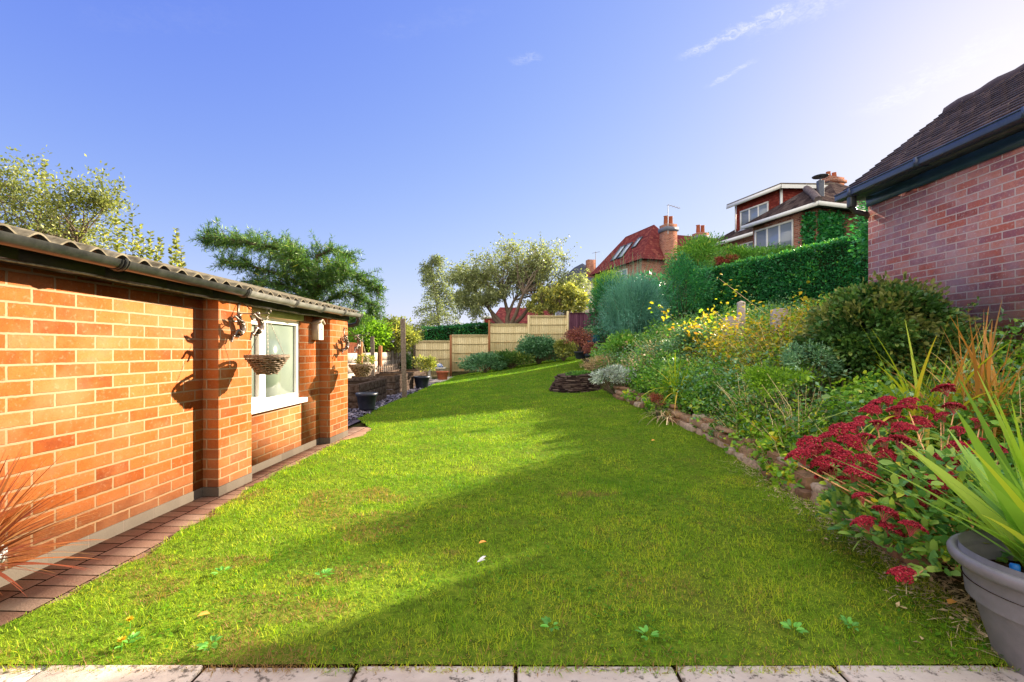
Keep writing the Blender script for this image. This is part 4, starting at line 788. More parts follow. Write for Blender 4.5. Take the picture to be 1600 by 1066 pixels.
GR['russet'] = leafmat('russet_leaf', [(0, (.16, .12, .03)), (.4, (.34, .15, .04)), (.7, (.46, .22, .05)), (1, (.5, .38, .16))], .5, .3, .35, 1.7)
straps('strap_leaf_clump', 'yellow green grassy clump with dried leaves in the middle of the bed', onz(1062, 6.9, .12), 170, .66, .03, 'strap')
straps('dried_leaf_clump', 'pale dried strap leaves collapsed in front of the yellow green grassy clump', onz(1048, 6.5, .08), 60, .42, .016, 'straw', (.6, 1.3))
straps('strap_leaf_clump', 'green and gold strap leaved clump under the brick wall, behind the red flower heads', onz(1452, 3.25, .12), 170, .85, .036, 'strap', (.1, 1.0))
straps('russet_clump', 'orange brown strap leaved clump below the dark brick course', onz(1530, 3.1, .12), 190, .80, .026, 'russet', (.05, .9))
straps('strap_leaf_clump', 'dark leafy strap clump at the right edge below the brick wall', onz(1600, 2.95, .05), 70, .55, .02, 'olive')

# posts and stone among the yellow shrubs
for (px, py0, py1, Y, w, lb) in ((1142, 520, 494, 8.0, .19, 'short square weathered post among the yellow shrubs'), (1158, 510, 470, 8.2, .10, 'split pointed grey stake just right of the short square post'), (1217, 505, 481, 7.4, .18, 'broad pale weathered post beside the orange sprays'), (1088, 540, 505, 8.8, .08, 'thin pale post at the left end of the bed edging')):
    post(lb, XZ(px, Y), Y, ZP(py0, Y)-.5, ZP(py1, Y)-.03, simple('bleached_wood', (.42, .38, .35), (.3, .26, .23), .85, 25), w, 'weathered_post', 'post')
# hedge
def hedge(name, label, a, b_, zt_a, zt_b, zb_, th, n, pal, L, W, vtop=0):
    a, b_ = np.array(a, float), np.array(b_, float); d = b_-a; Ld = np.linalg.norm(d); t = d/Ld; nn = np.array([t[1], -t[0]])
    if np.dot(nn, -a) < 0: nn = -nn                      # towards the garden
    root = empty(name, label, 'hedge', (a[0], a[1], zb_)); u = rng.random(n); face = rng.random(n); top = face < .28; end = (face > .93)
    v = rng.random(n); off = np.where(top | end, rng.uniform(-th, 0, n), rng.normal(0, .03, n)-.02); zt = zt_a+(zt_b-zt_a)*u
    u = np.where(end, 1+rng.normal(0, .02, n)*.2, u); z = np.where(top, zt+rng.normal(0, .03, n), zb_+(zt-zb_)*v)
    bul = .09*(vnoise(u*Ld, z, 1.3, 5)-.5)+.05*(vnoise(u*Ld, z, 4, 6)-.5); off = off+np.where(top | end, 0, bul*2); z = z+np.where(top, bul*1.2, 0)
    xy = a[:2]+d*u[:, None]+nn*off[:, None]; p = np.stack([xy[:, 0], xy[:, 1], z], -1)
    dd = rng.normal(0, .7, (n, 3))+np.where(top[:, None], np.array([0, 0, 1.]), np.array([nn[0], nn[1], .3])); mb = MB()
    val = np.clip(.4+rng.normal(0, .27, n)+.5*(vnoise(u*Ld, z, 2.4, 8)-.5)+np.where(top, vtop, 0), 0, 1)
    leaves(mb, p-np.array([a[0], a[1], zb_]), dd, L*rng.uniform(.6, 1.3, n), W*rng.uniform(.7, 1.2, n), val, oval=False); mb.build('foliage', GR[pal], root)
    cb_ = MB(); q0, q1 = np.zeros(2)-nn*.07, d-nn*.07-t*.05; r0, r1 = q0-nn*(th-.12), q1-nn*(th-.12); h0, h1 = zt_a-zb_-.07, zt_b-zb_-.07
    cb_.add([(*q0, 0), (*q1, 0), (*r1, 0), (*r0, 0), (*q0, h0), (*q1, h1), (*r1, h1), (*r0, h0)], [(0, 3, 2, 1), (4, 5, 6, 7), (0, 1, 5, 4), (1, 2, 6, 5), (2, 3, 7, 6), (3, 0, 4, 7)]).build('core_block', simple('hedge_core', (.01, .02, .008), (.02, .035, .012), .9, 20, bmp=1), root)  # solid dark box added inside so the hedge is not see-through
    return root
HA, HB = P(1425, 0, 11.0)[:2], P(1062, 0, 17.0)[:2]
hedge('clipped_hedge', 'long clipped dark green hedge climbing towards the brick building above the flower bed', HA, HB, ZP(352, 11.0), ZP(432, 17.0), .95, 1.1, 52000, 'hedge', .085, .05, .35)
shrub('added_shade_shrub', 'unseen bush added behind the brick building to cast a rounded shadow on the lawn', 'shrub', (7.75, 9.2, 3.5), (.85, .8, .95), 8000, .08, .05, 'hedge', K=24, flat=-.9)  # unseen bush, added for the shadow it throws on the lawn
shrub('added_shade_tree', 'nearest unseen tree added behind the brick building to shade the far lawn', 'tree', (12.9, 15, 4.9), (1.4, 1.5, 1.55), 9000, .12, .07, 'hedge', K=30, flat=-.9)  # this tree and those below are added sun blockers for the far lawn
shrub('added_shade_tree', 'middle unseen tree added behind the brick building to shade the far lawn', 'tree', (14.6, 17.3, 5.6), (1.6, 1.6, 1.7), 9000, .12, .07, 'hedge', K=30, flat=-.9)
shrub('added_shade_tree', 'dark tree added behind the feathery shrub to shade the far strip of lawn', 'tree', (7.6, 24.8, 3.5), (2.5, 1.2, 1.9), 7000, .17, .1, 'hedge', K=26, flat=-.9)  # added with the next tree to block sun from the lawn's far strip
shrub('added_shade_tree', 'far tree added between the two houses to shade the end of the lawn', 'tree', (12.2, 30.5, 5.0), (2, 1.6, 2.2), 7000, .17, .1, 'hedge', K=26, flat=-.9)
shrub('added_shade_tree', 'far unseen tree added behind the dormer house to shade the lawn', 'tree', (23, 38, 10.2), (3, 2.5, 3), 9000, .2, .12, 'hedge', K=30, flat=-.9)  # out of sight, put in to block low sun
shrub('added_shade_tree', 'tall unseen tree added beyond the dormer house to shade the far lawn', 'tree', (21.3, 25.5, 9.0), (2.2, 2.2, 2.2), 9000, .16, .09, 'hedge', K=30, flat=-.9)
shrub('added_shade_tree', 'tallest unseen tree added right of the dormer house to shade the far lawn', 'tree', (24.8, 25.2, 9.3), (2.9, 2.6, 3.3), 14000, .17, .10, 'hedge', K=40, flat=-.9)
shrub('bushy_shrub', 'light green bushy shrub behind the left end of the clipped hedge', 'shrub', ctr(1105, 412, 18.6), (1.7, 1.2, 1.1), 12000, .10, .045, 'mid', K=40, flat=-.9, vshift=.1)
shrub('bushy_shrub', 'light green bushes behind the clipped hedge under the dormer house', 'shrub', ctr(1175, 412, 16.8), (1.7, 1.0, .72), 10000, .09, .04, 'mid', K=36, flat=-.9)
shrub('bushy_shrub', 'green bush behind the clipped hedge below the bay window', 'shrub', ctr(1235, 408, 15.6), (1.2, 1.0, .5), 6000, .08, .04, 'mid', K=30, flat=-.9, vshift=-.1)
shrub('red_leaf_shrub', 'dark red leaved shrub poking over the clipped hedge', 'shrub', ctr(1137, 410, 16.6), (.5, .4, .3), 2000, .07, .04, 'maroon', K=14, flat=-.9)
# ------------------------------------------------------------------ shrubs and pots along the far fence
shrub('variegated_shrub', 'leafy evergreen shrub at the left end of the row below the fence, near the bench', 'shrub', ctr(757, 571, 20.2), (1.2, .6, .52), 4600, .11, .06, 'blue', K=26, vshift=-.15)
shrub('variegated_shrub', 'low evergreen shrub in the middle of the row below the fence', 'shrub', ctr(800, 566, 20.4), (1.1, .6, .52), 3800, .11, .06, 'dark', K=22, vshift=.15)
shrub('dark_shrub', 'tallest dark green shrub in the row below the fence', 'shrub', ctr(843, 550, 20.6), (1.15, .6, .75), 5600, .12, .06, 'blue', K=30, vshift=-.25)
shrub('variegated_shrub', 'pale edged evergreen shrub at the right end of the row, beside the maple pot', 'shrub', ctr(880, 549, 20.0), (.65, .5, .5), 2600, .10, .055, 'olive', K=16, vshift=.1)
GR['deepred'] = leafmat('maple_leaf', [(0, (.04, .015, .02)), (.5, (.11, .035, .035)), (1, (.24, .10, .06))], .5, .3)
pa = pot('dark blue pot holding the larger red maple below the purple panel', 907, 561, 16.2, .22, .26, DPOT)
mb = MB(); p_, o_, k_ = clumpy(2200, (-.1, 0, .68), (.52, .4, .42), 16); leaves(mb, p_, o_, .075, .035, rng.random(len(p_)), droop=.4); mb.build('plant', GR['deepred'], pa); tb = MB(); twigs(tb, np.array([0, 0, .2]), p_, .012, 14); tb.build('stem', TIMB, pa)
pb_ = pot('small dark blue pot with a dwarf red maple, nearest the slate mound', 921, 565, 15.0, .15, .22, DPOT)
mb = MB(); p_, o_, k_ = clumpy(1300, (.02, 0, .42), (.22, .2, .2), 12, .75); leaves(mb, p_, o_, .06, .03, rng.random(len(p_)), droop=.4); mb.build('plant', GR['deepred'], pb_)
# bird bath + blue chair
bt = empty('bird_bath', 'dark bird bath on a slim pale stem, right of the red maples', 'bird bath', onz(942, 15.6)); hz = ZP(534, 15.6)-float(TZ(XZ(942, 15.6), 15.6))
MB().lathe([(.001, hz-.04), (.12, hz-.04), (.28, hz), (.27, hz+.01), (.1, hz-.02), (.001, hz-.02)], seg=24).build('bowl', BLACKP, bt, smooth=True)
MB().lathe([(.11, 0), (.1, .03), (.035, .06), (.03, hz-.04)], seg=12).build('stem', simple('grey_stem', (.3, .32, .36), None, .5), bt, smooth=True)
BLUEC = simple('blue_paint', (.015, .12, .22), (.02, .16, .28), .5, 6)
def chair(label, px, Y, rz):
    r_ = empty('garden_chair', label, 'chair', onz(px, Y), rz)
    for k in range(5): MB().box((-.22+k*.092, .2, .44), (-.22+k*.092+.08, .222, .86)).build('back_slat', BLUEC, r_)
    MB().box((-.25, -.2, .40), (.25, .24, .435)).build('seat', BLUEC, r_, bevel=.01)
    for sx in (-.22, .22):
        for sy in (-.17, .2): MB().box((sx-.02, sy-.02, 0), (sx+.02, sy+.02, .40)).build('leg', BLUEC, r_)
chair('blue painted garden chair behind the red maples', 927, 17.2, -.2); chair('blue garden chair half hidden by foliage right of the bird bath', 963, 17.0, .5)
shrub('leafy_shrub', 'pale green rose foliage in front of the purple fence panel', 'shrub', ctr(932, 528, 18.6), (.75, .4, .5), 1600, .09, .055, 'blue', K=14, vshift=.1, twig=30)

# ------------------------------------------------------------------ sedum, big grey pot, cordylines
SED = leafmat('sedum_leaf', [(0, (.03, .09, .03)), (.35, (.08, .17, .05)), (.65, (.17, .24, .045)), (.85, (.30, .32, .045)), (1, (.48, .32, .04))], .45, .3, .35, 2.6)
SEDS = leafmat('sedum_stem', [(0, (.20, .10, .05)), (1, (.38, .2, .1))], .5, .1)
HEAD = leafmat('sedum_flower', [(0, (.10, .004, .012)), (.5, (.32, .012, .028)), (.85, (.50, .035, .065)), (1, (.55, .13, .13))], .7, .1, .3, 1.2)
sed = empty('sedum_plant', 'spreading stonecrop with flat crimson flower heads spilling over the bed edge at the right', 'plant', (2.12, 2.25, .14))
def headmesh(i):
    mb = MB(); r = .052; n = 330; a = rng.random(n)*2*math.pi; rr_ = np.sqrt(rng.random(n))*r*(1+.18*np.sin(a*3+i)+.12*np.sin(a*5+2*i)); z = .018*(1-(rr_/r)**2)+rng.normal(0, .003, n)
    c = np.stack([rr_*np.cos(a), rr_*np.sin(a), z], -1); s_ = .0058
    for dx, dy, dz in ((1, 0, .3), (-1, 0, .3), (0, 1, .3), (0, -1, .3)): pass
    o = np.array([(1, 0, 0), (0, 1, 0), (-1, 0, 0), (0, -1, 0), (0, 0, 1.1), (0, 0, -.8)])*s_; V = (c[:, None]+o[None]).reshape(-1, 3); f = np.array([(0, 1, 4), (1, 2, 4), (2, 3, 4), (3, 0, 4), (1, 0, 5), (2, 1, 5), (3, 2, 5), (0, 3, 5)])
    Fq = (np.arange(n)[:, None, None]*6+f[None]).reshape(-1, 3); mb.add(V, Fq, np.repeat(np.clip(rng.normal(.5, .25, n), 0, 1), 8))
    st = MB()
    for k in range(16):
        aa = k*2.4; q_ = math.sqrt((k+.5)/16)*r*.85; mb.tube([(0, 0, -.055), (q_*.5*math.cos(aa), q_*.5*math.sin(aa), -.02), (q_*math.cos(aa), q_*math.sin(aa), .004)], .0014, 3, .95, False)
    o = mb.build('flower_head', HEAD, sed); return o
protos = [headmesh(i) for i in range(3)]
heads_px = [(1262, 693), (1290, 683), (1315, 672), (1335, 665), (1275, 706), (1303, 700), (1330, 690), (1350, 683), (1368, 632), (1385, 625), (1400, 640), (1420, 630), (1345, 655), (1372, 662), (1395, 655), (1410, 668), (1440, 660), (1355, 720), (1388, 712), (1432, 712), (1410, 690), (1450, 640), (1476, 607), (1470, 650), (1500, 672), (1530, 660), (1313, 717), (1295, 735), (1285, 722), (1315, 750), (1345, 775), (1365, 745), (1430, 735), (1455, 755), (1475, 740), (1497, 700), (1440, 780), (1430, 782), (1350, 815), (1385, 800), (1392, 826), (1425, 822), (1530, 775), (1552, 803), (1500, 760), (1270, 700), (1525, 690), (1410, 897), (1460, 770), (1340, 738), (1380, 690), (1360, 640), (1490, 635), (1250, 710), (1480, 720), (1420, 750), (1545, 740), (1560, 705)]
stm = MB(); slv = MB(); B0 = np.array([2.12, 2.25, .14]); first = [True]*3
for i, (hx, hy) in enumerate(heads_px):
    t = (hy-600)/300; Yh = 2.95-1.15*t+rnd.uniform(-.08, .08)
    if hx > 1480: Yh = max(Yh, 2.25)
    p_ = P(hx, hy, Yh); k = i % 3
    if first[k]: o = protos[k]; first[k] = False
    else: o = protos[k].copy(); COL.objects.link(o)
    dirn = p_-B0; dn = dirn/np.linalg.norm(dirn); sc = rnd.uniform(.7, 1.25)*(1.0 if hy < 760 else .8)
    o.location = tuple(p_-B0); o.scale = (sc, sc, sc); o.rotation_euler = (-.25+dn[1]*-.3+rnd.uniform(-.2, .2), dn[0]*.5+rnd.uniform(-.2, .2), rnd.random()*6)
    base = np.array([rnd.uniform(-.2, .2), rnd.uniform(-.22, .25), 0]); e = p_-B0-np.array([0, 0, .05*sc]); mid_ = base*.5+e*.5+np.array([dn[0]*.06, dn[1]*.06, .02])
    pts = np.array([base, base*.75+mid_*.25, mid_, e*.6+mid_*.4, e]); stm.tube(pts, [.006, .0055, .005, .004, .003], 5, rnd.random(), False)
    for j in range(14):
        u = .12+.8*j/14; q0 = base*(1-u)**2+2*u*(1-u)*mid_+u*u*e; a = j*1.3+rnd.random()
        d_ = np.array([[math.cos(a), math.sin(a), .45], [-math.cos(a), -math.sin(a), .45]]); leaves(slv, np.array([q0, q0]), d_, rnd.uniform(.045, .075), rnd.uniform(.026, .036), np.array([rnd.gauss(.45, .2), rnd.gauss(.45, .2)]).clip(0, 1), oval=True, fold=.12, up=1.5, droop=.15)
n = 2300; aa = rng.random(n)*2*math.pi; rr_ = np.sqrt(rng.random(n)); pp = np.stack([rr_*np.cos(aa)*.48+.04, rr_*np.sin(aa)*.62+.05, .05+.42*(1-rr_**2)*rng.random(n)**.5], -1)
leaves(slv, pp, np.stack([np.cos(aa)*.6, np.sin(aa)*.6-.2, rng.uniform(.0, .8, n)], -1)+rng.normal(0, .4, (n, 3)), rng.uniform(.05, .075, n), rng.uniform(.028, .036, n), np.clip(rng.normal(.42, .2, n), 0, 1), oval=True, fold=.12, up=1.5)
stm.build('stems', SEDS, sed); slv.build('foliage', SED, sed)
# big grey pot
m, q = mat('grey_plastic'); co = objco(q); n = q.noise(co, 18, 5, .65); b = pbr(q, q.ramp(n, [(.3, (.17, .165, .185)), (.7, (.225, .215, .24))]), .42, .45, 0, bump(q, q.noise(co, 260, 3, .6), .25, .0015)); q.l.new(b.outputs[0], q.out.inputs[0]); GPLAST = m
PX, PYc = 1.90, 1.60
gp = empty('large_grey_pot', 'large grey plastic pot with thick rim in the bottom right corner', 'plant pot', (PX, PYc, 0)); r = .30; h = .372
MB().lathe([(.001, 0), (r*.56, 0), (r*.60, .01), (r*.62, .04), (r*.70, .12), (r*.80, .24), (r*.86, .33), (r*.885, .335), (r*.90, .39), (r*.90, h-.045), (r*.97, h-.042), (r*1.0, h-.03), (r*1.01, h-.012), (r*.985, h), (r*.95, h+.003), (r*.91, h-.006), (r*.88, h-.03), (r*.86, h-.1), (r*.84, h-.16)], seg=64).build('pot_body', GPLAST, gp, smooth=True)
MB().lathe([(.001, h-.085), (r*.4, h-.08), (r*.88, h-.095)], seg=32).build('compost', SOIL, gp)
BLUEP = simple('blue_plastic', (.01, .16, .55), (.015, .2, .62), .4, 20)
tag(MB().lathe([(.001, 0), (.013, 0), (.0145, .006), (.0135, .03), (.0145, .036), (.0145, .05), (.012, .056), (.001, .057)], seg=18).build('blue_cap', BLUEP, smooth=True, loc=(1.795, 1.665, h-.085)), 'small blue plastic cap sticking out of the compost in the large grey pot', 'cap').rotation_euler = (-.2, .15, 0)
GR['phor'] = leafmat('sword_leaf', [(0, (.10, .22, .05)), (.45, (.20, .34, .05)), (.8, (.34, .42, .04)), (1, (.48, .44, .06))], .38, .35, .5, 1.75)
sp_ = straps('sword_leaf_plant', 'bright green arching sword leaved plant growing from the large grey pot at the right edge', (PX+.06, PYc+.06, h-.08), 56, .68, .095, 'phor', (.10, .95), 10, .2, (1.2, 3.9), 0, .035)
# red cordyline bottom left and its pot
cp = empty('pale_pot', 'pale grey blue pot cut off by the left edge beside the brick path', 'plant pot', gw(-2.31, 1.80, .006))
MB().lathe([(.001, 0), (.09, 0), (.125, .22), (.14, .22), (.142, .26), (.125, .26), (.118, .2)], seg=32).build('pot_body', simple('pale_glaze', (.52, .56, .56), (.46, .5, .52), .4, 8, bmp=.05), cp, smooth=True); MB().lathe([(.001, .23), (.12, .23)], seg=20).build('compost', SOIL, cp)
GR['red'] = leafmat('cordyline_leaf', [(0, (.10, .025, .018)), (.4, (.14, .035, .02)), (.7, (.26, .09, .03)), (1, (.36, .2, .08))], .4, .3, .5, 1.5)
straps('red_cordyline', 'spiky red brown cordyline in the pale pot at the left edge', gw(-2.28, 1.80, .22), 380, .48, .023, 'red', (.1, 1.4), 7, .22, None, 0, .02)

# ------------------------------------------------------------------ trees
def limb(mb, p, d, L, r, depth, tips, spread=.55, up=.1, split=3, taper=.62, wob=.25, shrink=.72):
    k = 6; pts = [np.array(p, float)]; d = np.array(d, float); d /= np.linalg.norm(d)
    for i in range(k):
        d = d+rng.normal(0, wob/k*1.6, 3)+np.array([0, 0, up/k]); d /= np.linalg.norm(d); pts.append(pts[-1]+d*L/k)
    mb.tube(pts, np.linspace(r, r*taper, k+1), 7 if r > .03 else 4, .5, False)
    if depth == 0:
        tips += [(pts[j], d) for j in (2, 3, 4, 5, 6)]; return
    if depth == 1: tips += [(pts[j], d) for j in (4, 6)]
    for i in range(split):
        a = sph(1)[0]; a = a-np.dot(a, d)*d; a /= np.linalg.norm(a)+1e-9; nd = d*math.cos(spread)+a*math.sin(spread); st = pts[-1] if i < 2 else pts[rnd.choice((3, 4, 5))]
        limb(mb, st, nd, L*shrink*rnd.uniform(.8, 1.15), r*taper*.8, depth-1, tips, spread, up, split, taper, wob, shrink)
def leafball(mb, tips, off, per, rad, L, W, droop=0, vs=0, vx=None):
    tp = np.array([t[0] for t in tips]); n = len(tp)*per; p = np.repeat(tp, per, 0)+rng.normal(0, rad, (n, 3)); 
    val = np.clip(rng.normal(.45+vs, .2, n)+(0 if vx is None else vx(p)), 0, 1); d = rng.normal(0, 1, (n, 3)); d[:, 2] -= droop
    leaves(mb, p-off, d, L*rng.uniform(.6, 1.3, n), W*rng.uniform(.7, 1.2, n), val)
def tree(name, label, cat, base, trunks, per, rad, L, W, pal, bark=BARK, droop=0, vs=0, vx=None, **kw):
    base = np.array(base, float); root = empty(name, label, cat, tuple(base)); tips = []; tb = MB()
    for (d, Ln, r, dep) in trunks: limb(tb, np.zeros(3), d, Ln, r, dep, tips, **kw)
    tb.build('trunk', bark, root, smooth=True); mb = MB(); leafball(mb, tips, 0, per, rad, L, W, droop, vs, vx); mb.build('crown', GR[pal], root); return root
def crowntree(name, label, base, forks, lumps, n, L, W, pal, bark, vs=0, r0=.15, droop=0, vx=None, rsub=.35, cat='tree'):
    """base point; forks: first limbs' ends; lumps: (centre, radii, count) ellipsoids of foliage, every lump reached by a branch"""
    base = np.array(base, float); root = empty(name, label, cat, tuple(base)); tb = MB(); mb = MB(); F_ = [np.array(f, float) for f in forks]
    for f in F_:
        m_ = base*.55+f*.45+np.array([rng.normal(0, .12), rng.normal(0, .12), -.05]); tb.tube([base-base, m_-base, f-base], [r0, r0*.8, r0*.55], 7, .5, False)
    for (c, r, K) in lumps:
        c, r = np.array(c, float), np.array(r, float); d = sph(K); rad = rng.random(K)**.45; cen = c+d*r*rad[:, None]
        for q_ in cen:
            f = F_[int(np.argmin([np.linalg.norm(f-q_)*rnd.uniform(.8, 1.25) for f in F_]))]; dv = q_-f; m1 = f+dv*.35+rng.normal(0, .09, 3)*np.linalg.norm(dv)+[0, 0, .04]; m2 = f+dv*.7+rng.normal(0, .06, 3)*np.linalg.norm(dv)
            tb.tube([f-base, m1-base, m2-base, q_-base], [r0*.3, r0*.2, r0*.12, r0*.04], 5, .5, False)
            for _ in range(5):
                e = q_+sph(1)[0]*rsub*rnd.uniform(.6, 1.4); tb.tube([m2-base if rnd.random() < .3 else q_-base, (q_+e)/2-base+rng.normal(0, .03, 3), e-base], [r0*.06, r0*.04, r0*.015], 3, .5, False)
                k = max(2, int(n/K/5)); u = rng.random(k)[:, None]; pp = q_+(e-q_)*u*1.1+rng.normal(0, rsub*.15, (k, 3)); dd = rng.normal(0, 1, (k, 3)); dd[:, 2] -= droop
                val = np.clip(rng.normal(.45+vs, .2, k)+(0 if vx is None else vx(pp)), 0, 1); leaves(mb, pp-base, dd, L*rng.uniform(.6, 1.3, k), W*rng.uniform(.7, 1.2, k), val)
    tb.build('trunk', bark, root, smooth=True); mb.build('crown', GR[pal], root); return root
Yt = 26.0; bx_, bz = XZ(797, Yt), ZP(512, Yt)
PB = simple('pale_bark', (.26, .2, .15), (.16, .12, .1), .9, 20); T_ = lambda a, b, y=Yt: P(a, b, y)
crowntree('spreading_tree', 'wide spreading multi stemmed tree with thin olive leaves above the timber fence', T_(793, 516), [T_(762, 475), T_(785, 455), T_(803, 470), T_(818, 458, 25), T_(835, 470, 27), T_(740, 450, 26.5)],
    [(T_(752, 430), (1.25, 1.2, 1.0), 34), (T_(800, 408), (1.6, 1.3, 1.15), 44), (T_(850, 412), (1.5, 1.3, 1.0), 38), (T_(725, 440), (.85, .8, .8), 18), (T_(890, 445), (.9, 1, .8), 18), (T_(825, 440), (1.3, 1.2, .7), 20), (T_(735, 475), (.8, .6, .45), 12), (T_(775, 462), (.6, .8, .5), 8), (T_(870, 470), (.8, .8, .5), 10)], 3300, .14, .075, 'greygreen', PB, vs=.0, r0=.13, rsub=.72)
crowntree('yellowing_tree', 'yellow green bushy tree rising behind the highest pale fence panel', T_(846, 530, 24.8), [T_(846, 480, 24.8), T_(872, 478, 24.6), T_(895, 480, 24.6)],
    [(T_(872, 462, 24.6), (1.35, 1.0, .8), 34), (T_(900, 470, 24.4), (.8, .8, .75), 22), (T_(850, 478, 24.8), (.9, .8, .5), 14)], 3000, .14, .075, 'olive', PB, vs=.2, r0=.12, rsub=.34)
# birch
br0 = (XZ(680, 30), 30, -.6); root = empty('birch_tree', 'slender weeping birch between the timber fence and the dark conifer', 'tree', br0); tb = MB(); hB = ZP(398, 30)+.6
tr = [np.array([.25*math.sin(z*.6), 0, z]) for z in np.linspace(0, hB, 14)]; tb.tube(tr, np.linspace(.13, .01, 14), 7); tips = []
for i in range(62):
    z = hB*(.22+.76*i/62); a = rnd.random()*6.28; L_ = (hB-z)*.21+.42; c0 = np.array([.25*math.sin(z*.6), 0, z]); d = np.array([math.cos(a), math.sin(a), .5]); pts = [c0]
    for k in range(5): d = d+np.array([0, 0, -.22]); d /= np.linalg.norm(d); pts.append(pts[-1]+d*L_/4)
    tb.tube(pts, np.linspace(.022, .004, 6), 4, .5, False); tips += [(p_, d) for p_ in pts[1:]]
tb.build('trunk', BIRCHB, root); mb = MB(); leafball(mb, tips, 0, 42, .15, .12, .07, .6, -.22); mb.build('crown', GR['greygreen'], root)
# horizontal conifer behind the garage
def conifer(label, arms, base, pal='conifer'):
    base = np.array(base, float); root = empty('conifer_tree', label, 'tree', tuple(base)); tb = MB(); lf = MB(); P0 = []; D0 = []; 
    for (pts, r0, dens) in arms:
        pts = [np.array(p_) for p_ in pts]; tb.tube([p_-base for p_ in pts], np.linspace(r0, r0*.25, len(pts)), 6, .5, False)
        A = np.array(pts); seg_ = np.linalg.norm(np.diff(A, axis=0), axis=1); tot = seg_.sum(); n = int(tot*dens*.8)
        for i in range(n):
            u = rnd.random()**.8; s_ = u*tot; k = 0
            while k < len(seg_)-1 and s_ > seg_[k]: s_ -= seg_[k]; k += 1
            c0 = A[k]+(A[k+1]-A[k])*(s_/seg_[k]); t_ = (A[k+1]-A[k])/seg_[k]; a = sph(1)[0]; d = t_*.7+a*.8+np.array([0, 0, .12]); d /= np.linalg.norm(d); L_ = rnd.uniform(.3, .75)*(1.15-.5*u)
            sub = [c0]; 
            for j in range(4): d = d+np.array([0, 0, -.06])+rng.normal(0, .08, 3); d /= np.linalg.norm(d); sub.append(sub[-1]+d*L_/4)
            tb.tube([x-base for x in sub], [.012, .009, .007, .005, .002], 3, .5, False)
            for j in range(26):
                w_ = rnd.random(); kk = min(3, int(w_*4)); pp_ = sub[kk]+(sub[kk+1]-sub[kk])*(w_*4-kk); P0.append(pp_); D0.append(d*.55+sph(1)[0]*.8); P0.append(pp_+rng.normal(0, .03, 3)); D0.append(d*.55+sph(1)[0]*.8)
    P0, D0 = np.array(P0), np.array(D0); n = len(P0); leaves(lf, P0-base, D0, .12*rng.uniform(.5, 1.4, n), .017, np.clip(rng.normal(.42, .2, n)+.25*(P0[:, 2]-base[2]-3.2)*.15, 0, 1)); tb.build('trunk', BARK, root); lf.build('crown', GR[pal], root)
Yc = 13.0; Q_ = lambda a, b_, y=Yc: tuple(P(a, b_, y))
conifer('dark spreading conifer with flat drooping boughs behind the garage roof', [
    ([Q_(505, 620), Q_(498, 520), Q_(488, 450), Q_(470, 400), Q_(452, 378)], .16, 26),
    ([Q_(490, 450), Q_(460, 395, 12.6), Q_(420, 385, 12.2), Q_(375, 378, 12), Q_(322, 372, 12)], .07, 52),
    ([Q_(490, 455), Q_(440, 430, 12.4), Q_(390, 415, 12.0), Q_(350, 410, 11.8)], .06, 44),
    ([Q_(485, 440), Q_(440, 400, 13.4), Q_(400, 380, 13.6), Q_(360, 375, 13.8)], .05, 36),
    ([Q_(488, 440), Q_(495, 400), Q_(520, 390), Q_(545, 400)], .06, 44),
    ([Q_(492, 460), Q_(530, 425, 12.6), Q_(560, 428, 12.4), Q_(590, 455, 12.3)], .06, 56),
    ([Q_(495, 480), Q_(540, 455), Q_(570, 470), Q_(588, 490)], .05, 52),
    ([Q_(495, 470), Q_(455, 450, 12.3), Q_(420, 440, 12), Q_(385, 440, 12)], .05, 50),
    ([Q_(490, 450), Q_(470, 415, 12), Q_(450, 400, 11.6)], .05, 60),
    ([Q_(490, 455), Q_(515, 430, 12), Q_(535, 415, 11.6)], .05, 60),
    ([Q_(495, 485), Q_(470, 470, 12.2), Q_(440, 465, 12)], .05, 50),
    ([Q_(498, 500), Q_(530, 490, 12.4), Q_(560, 500, 12.2)], .05, 50)], Q_(505, 640))
shrub('bushy_tree', 'light green bushy tree behind the left fence, between the garage corner and the tall post', 'tree', ctr(572, 525, 18.5), (1.1, 1.0, .85), 5200, .13, .07, 'lime', K=30, flat=-.9, vshift=-.25)
shrub('bushy_tree', 'small olive tree behind the left fence, around the tallest timber post', 'tree', ctr(615, 525, 19.5), (1.1, 1.0, .75), 4600, .13, .06, 'olive', K=30, flat=-.9, vshift=.05)
shrub('bushy_tree', 'pale green small tree behind the left fence beside the birch', 'tree', ctr(645, 535, 24), (.8, .8, .8), 2000, .14, .07, 'olive', K=20, flat=-.9)
shrub('climbing_plant', 'dark climber on the pale fence right of the tallest post', 'plant', (lx+.28, 20.8, .45), (.2, .6, .5), 1200, .09, .05, 'dark', K=12, flat=-.9)
hedge('far_hedge', 'dark hedge seen over the two lowest pale fence panels', (XZ(765, 27), 26.5), (XZ(655, 27), 27.5), ZP(506, 27), ZP(514, 27), 0, 1.0, 5000, 'hedge', .13, .08, .1)
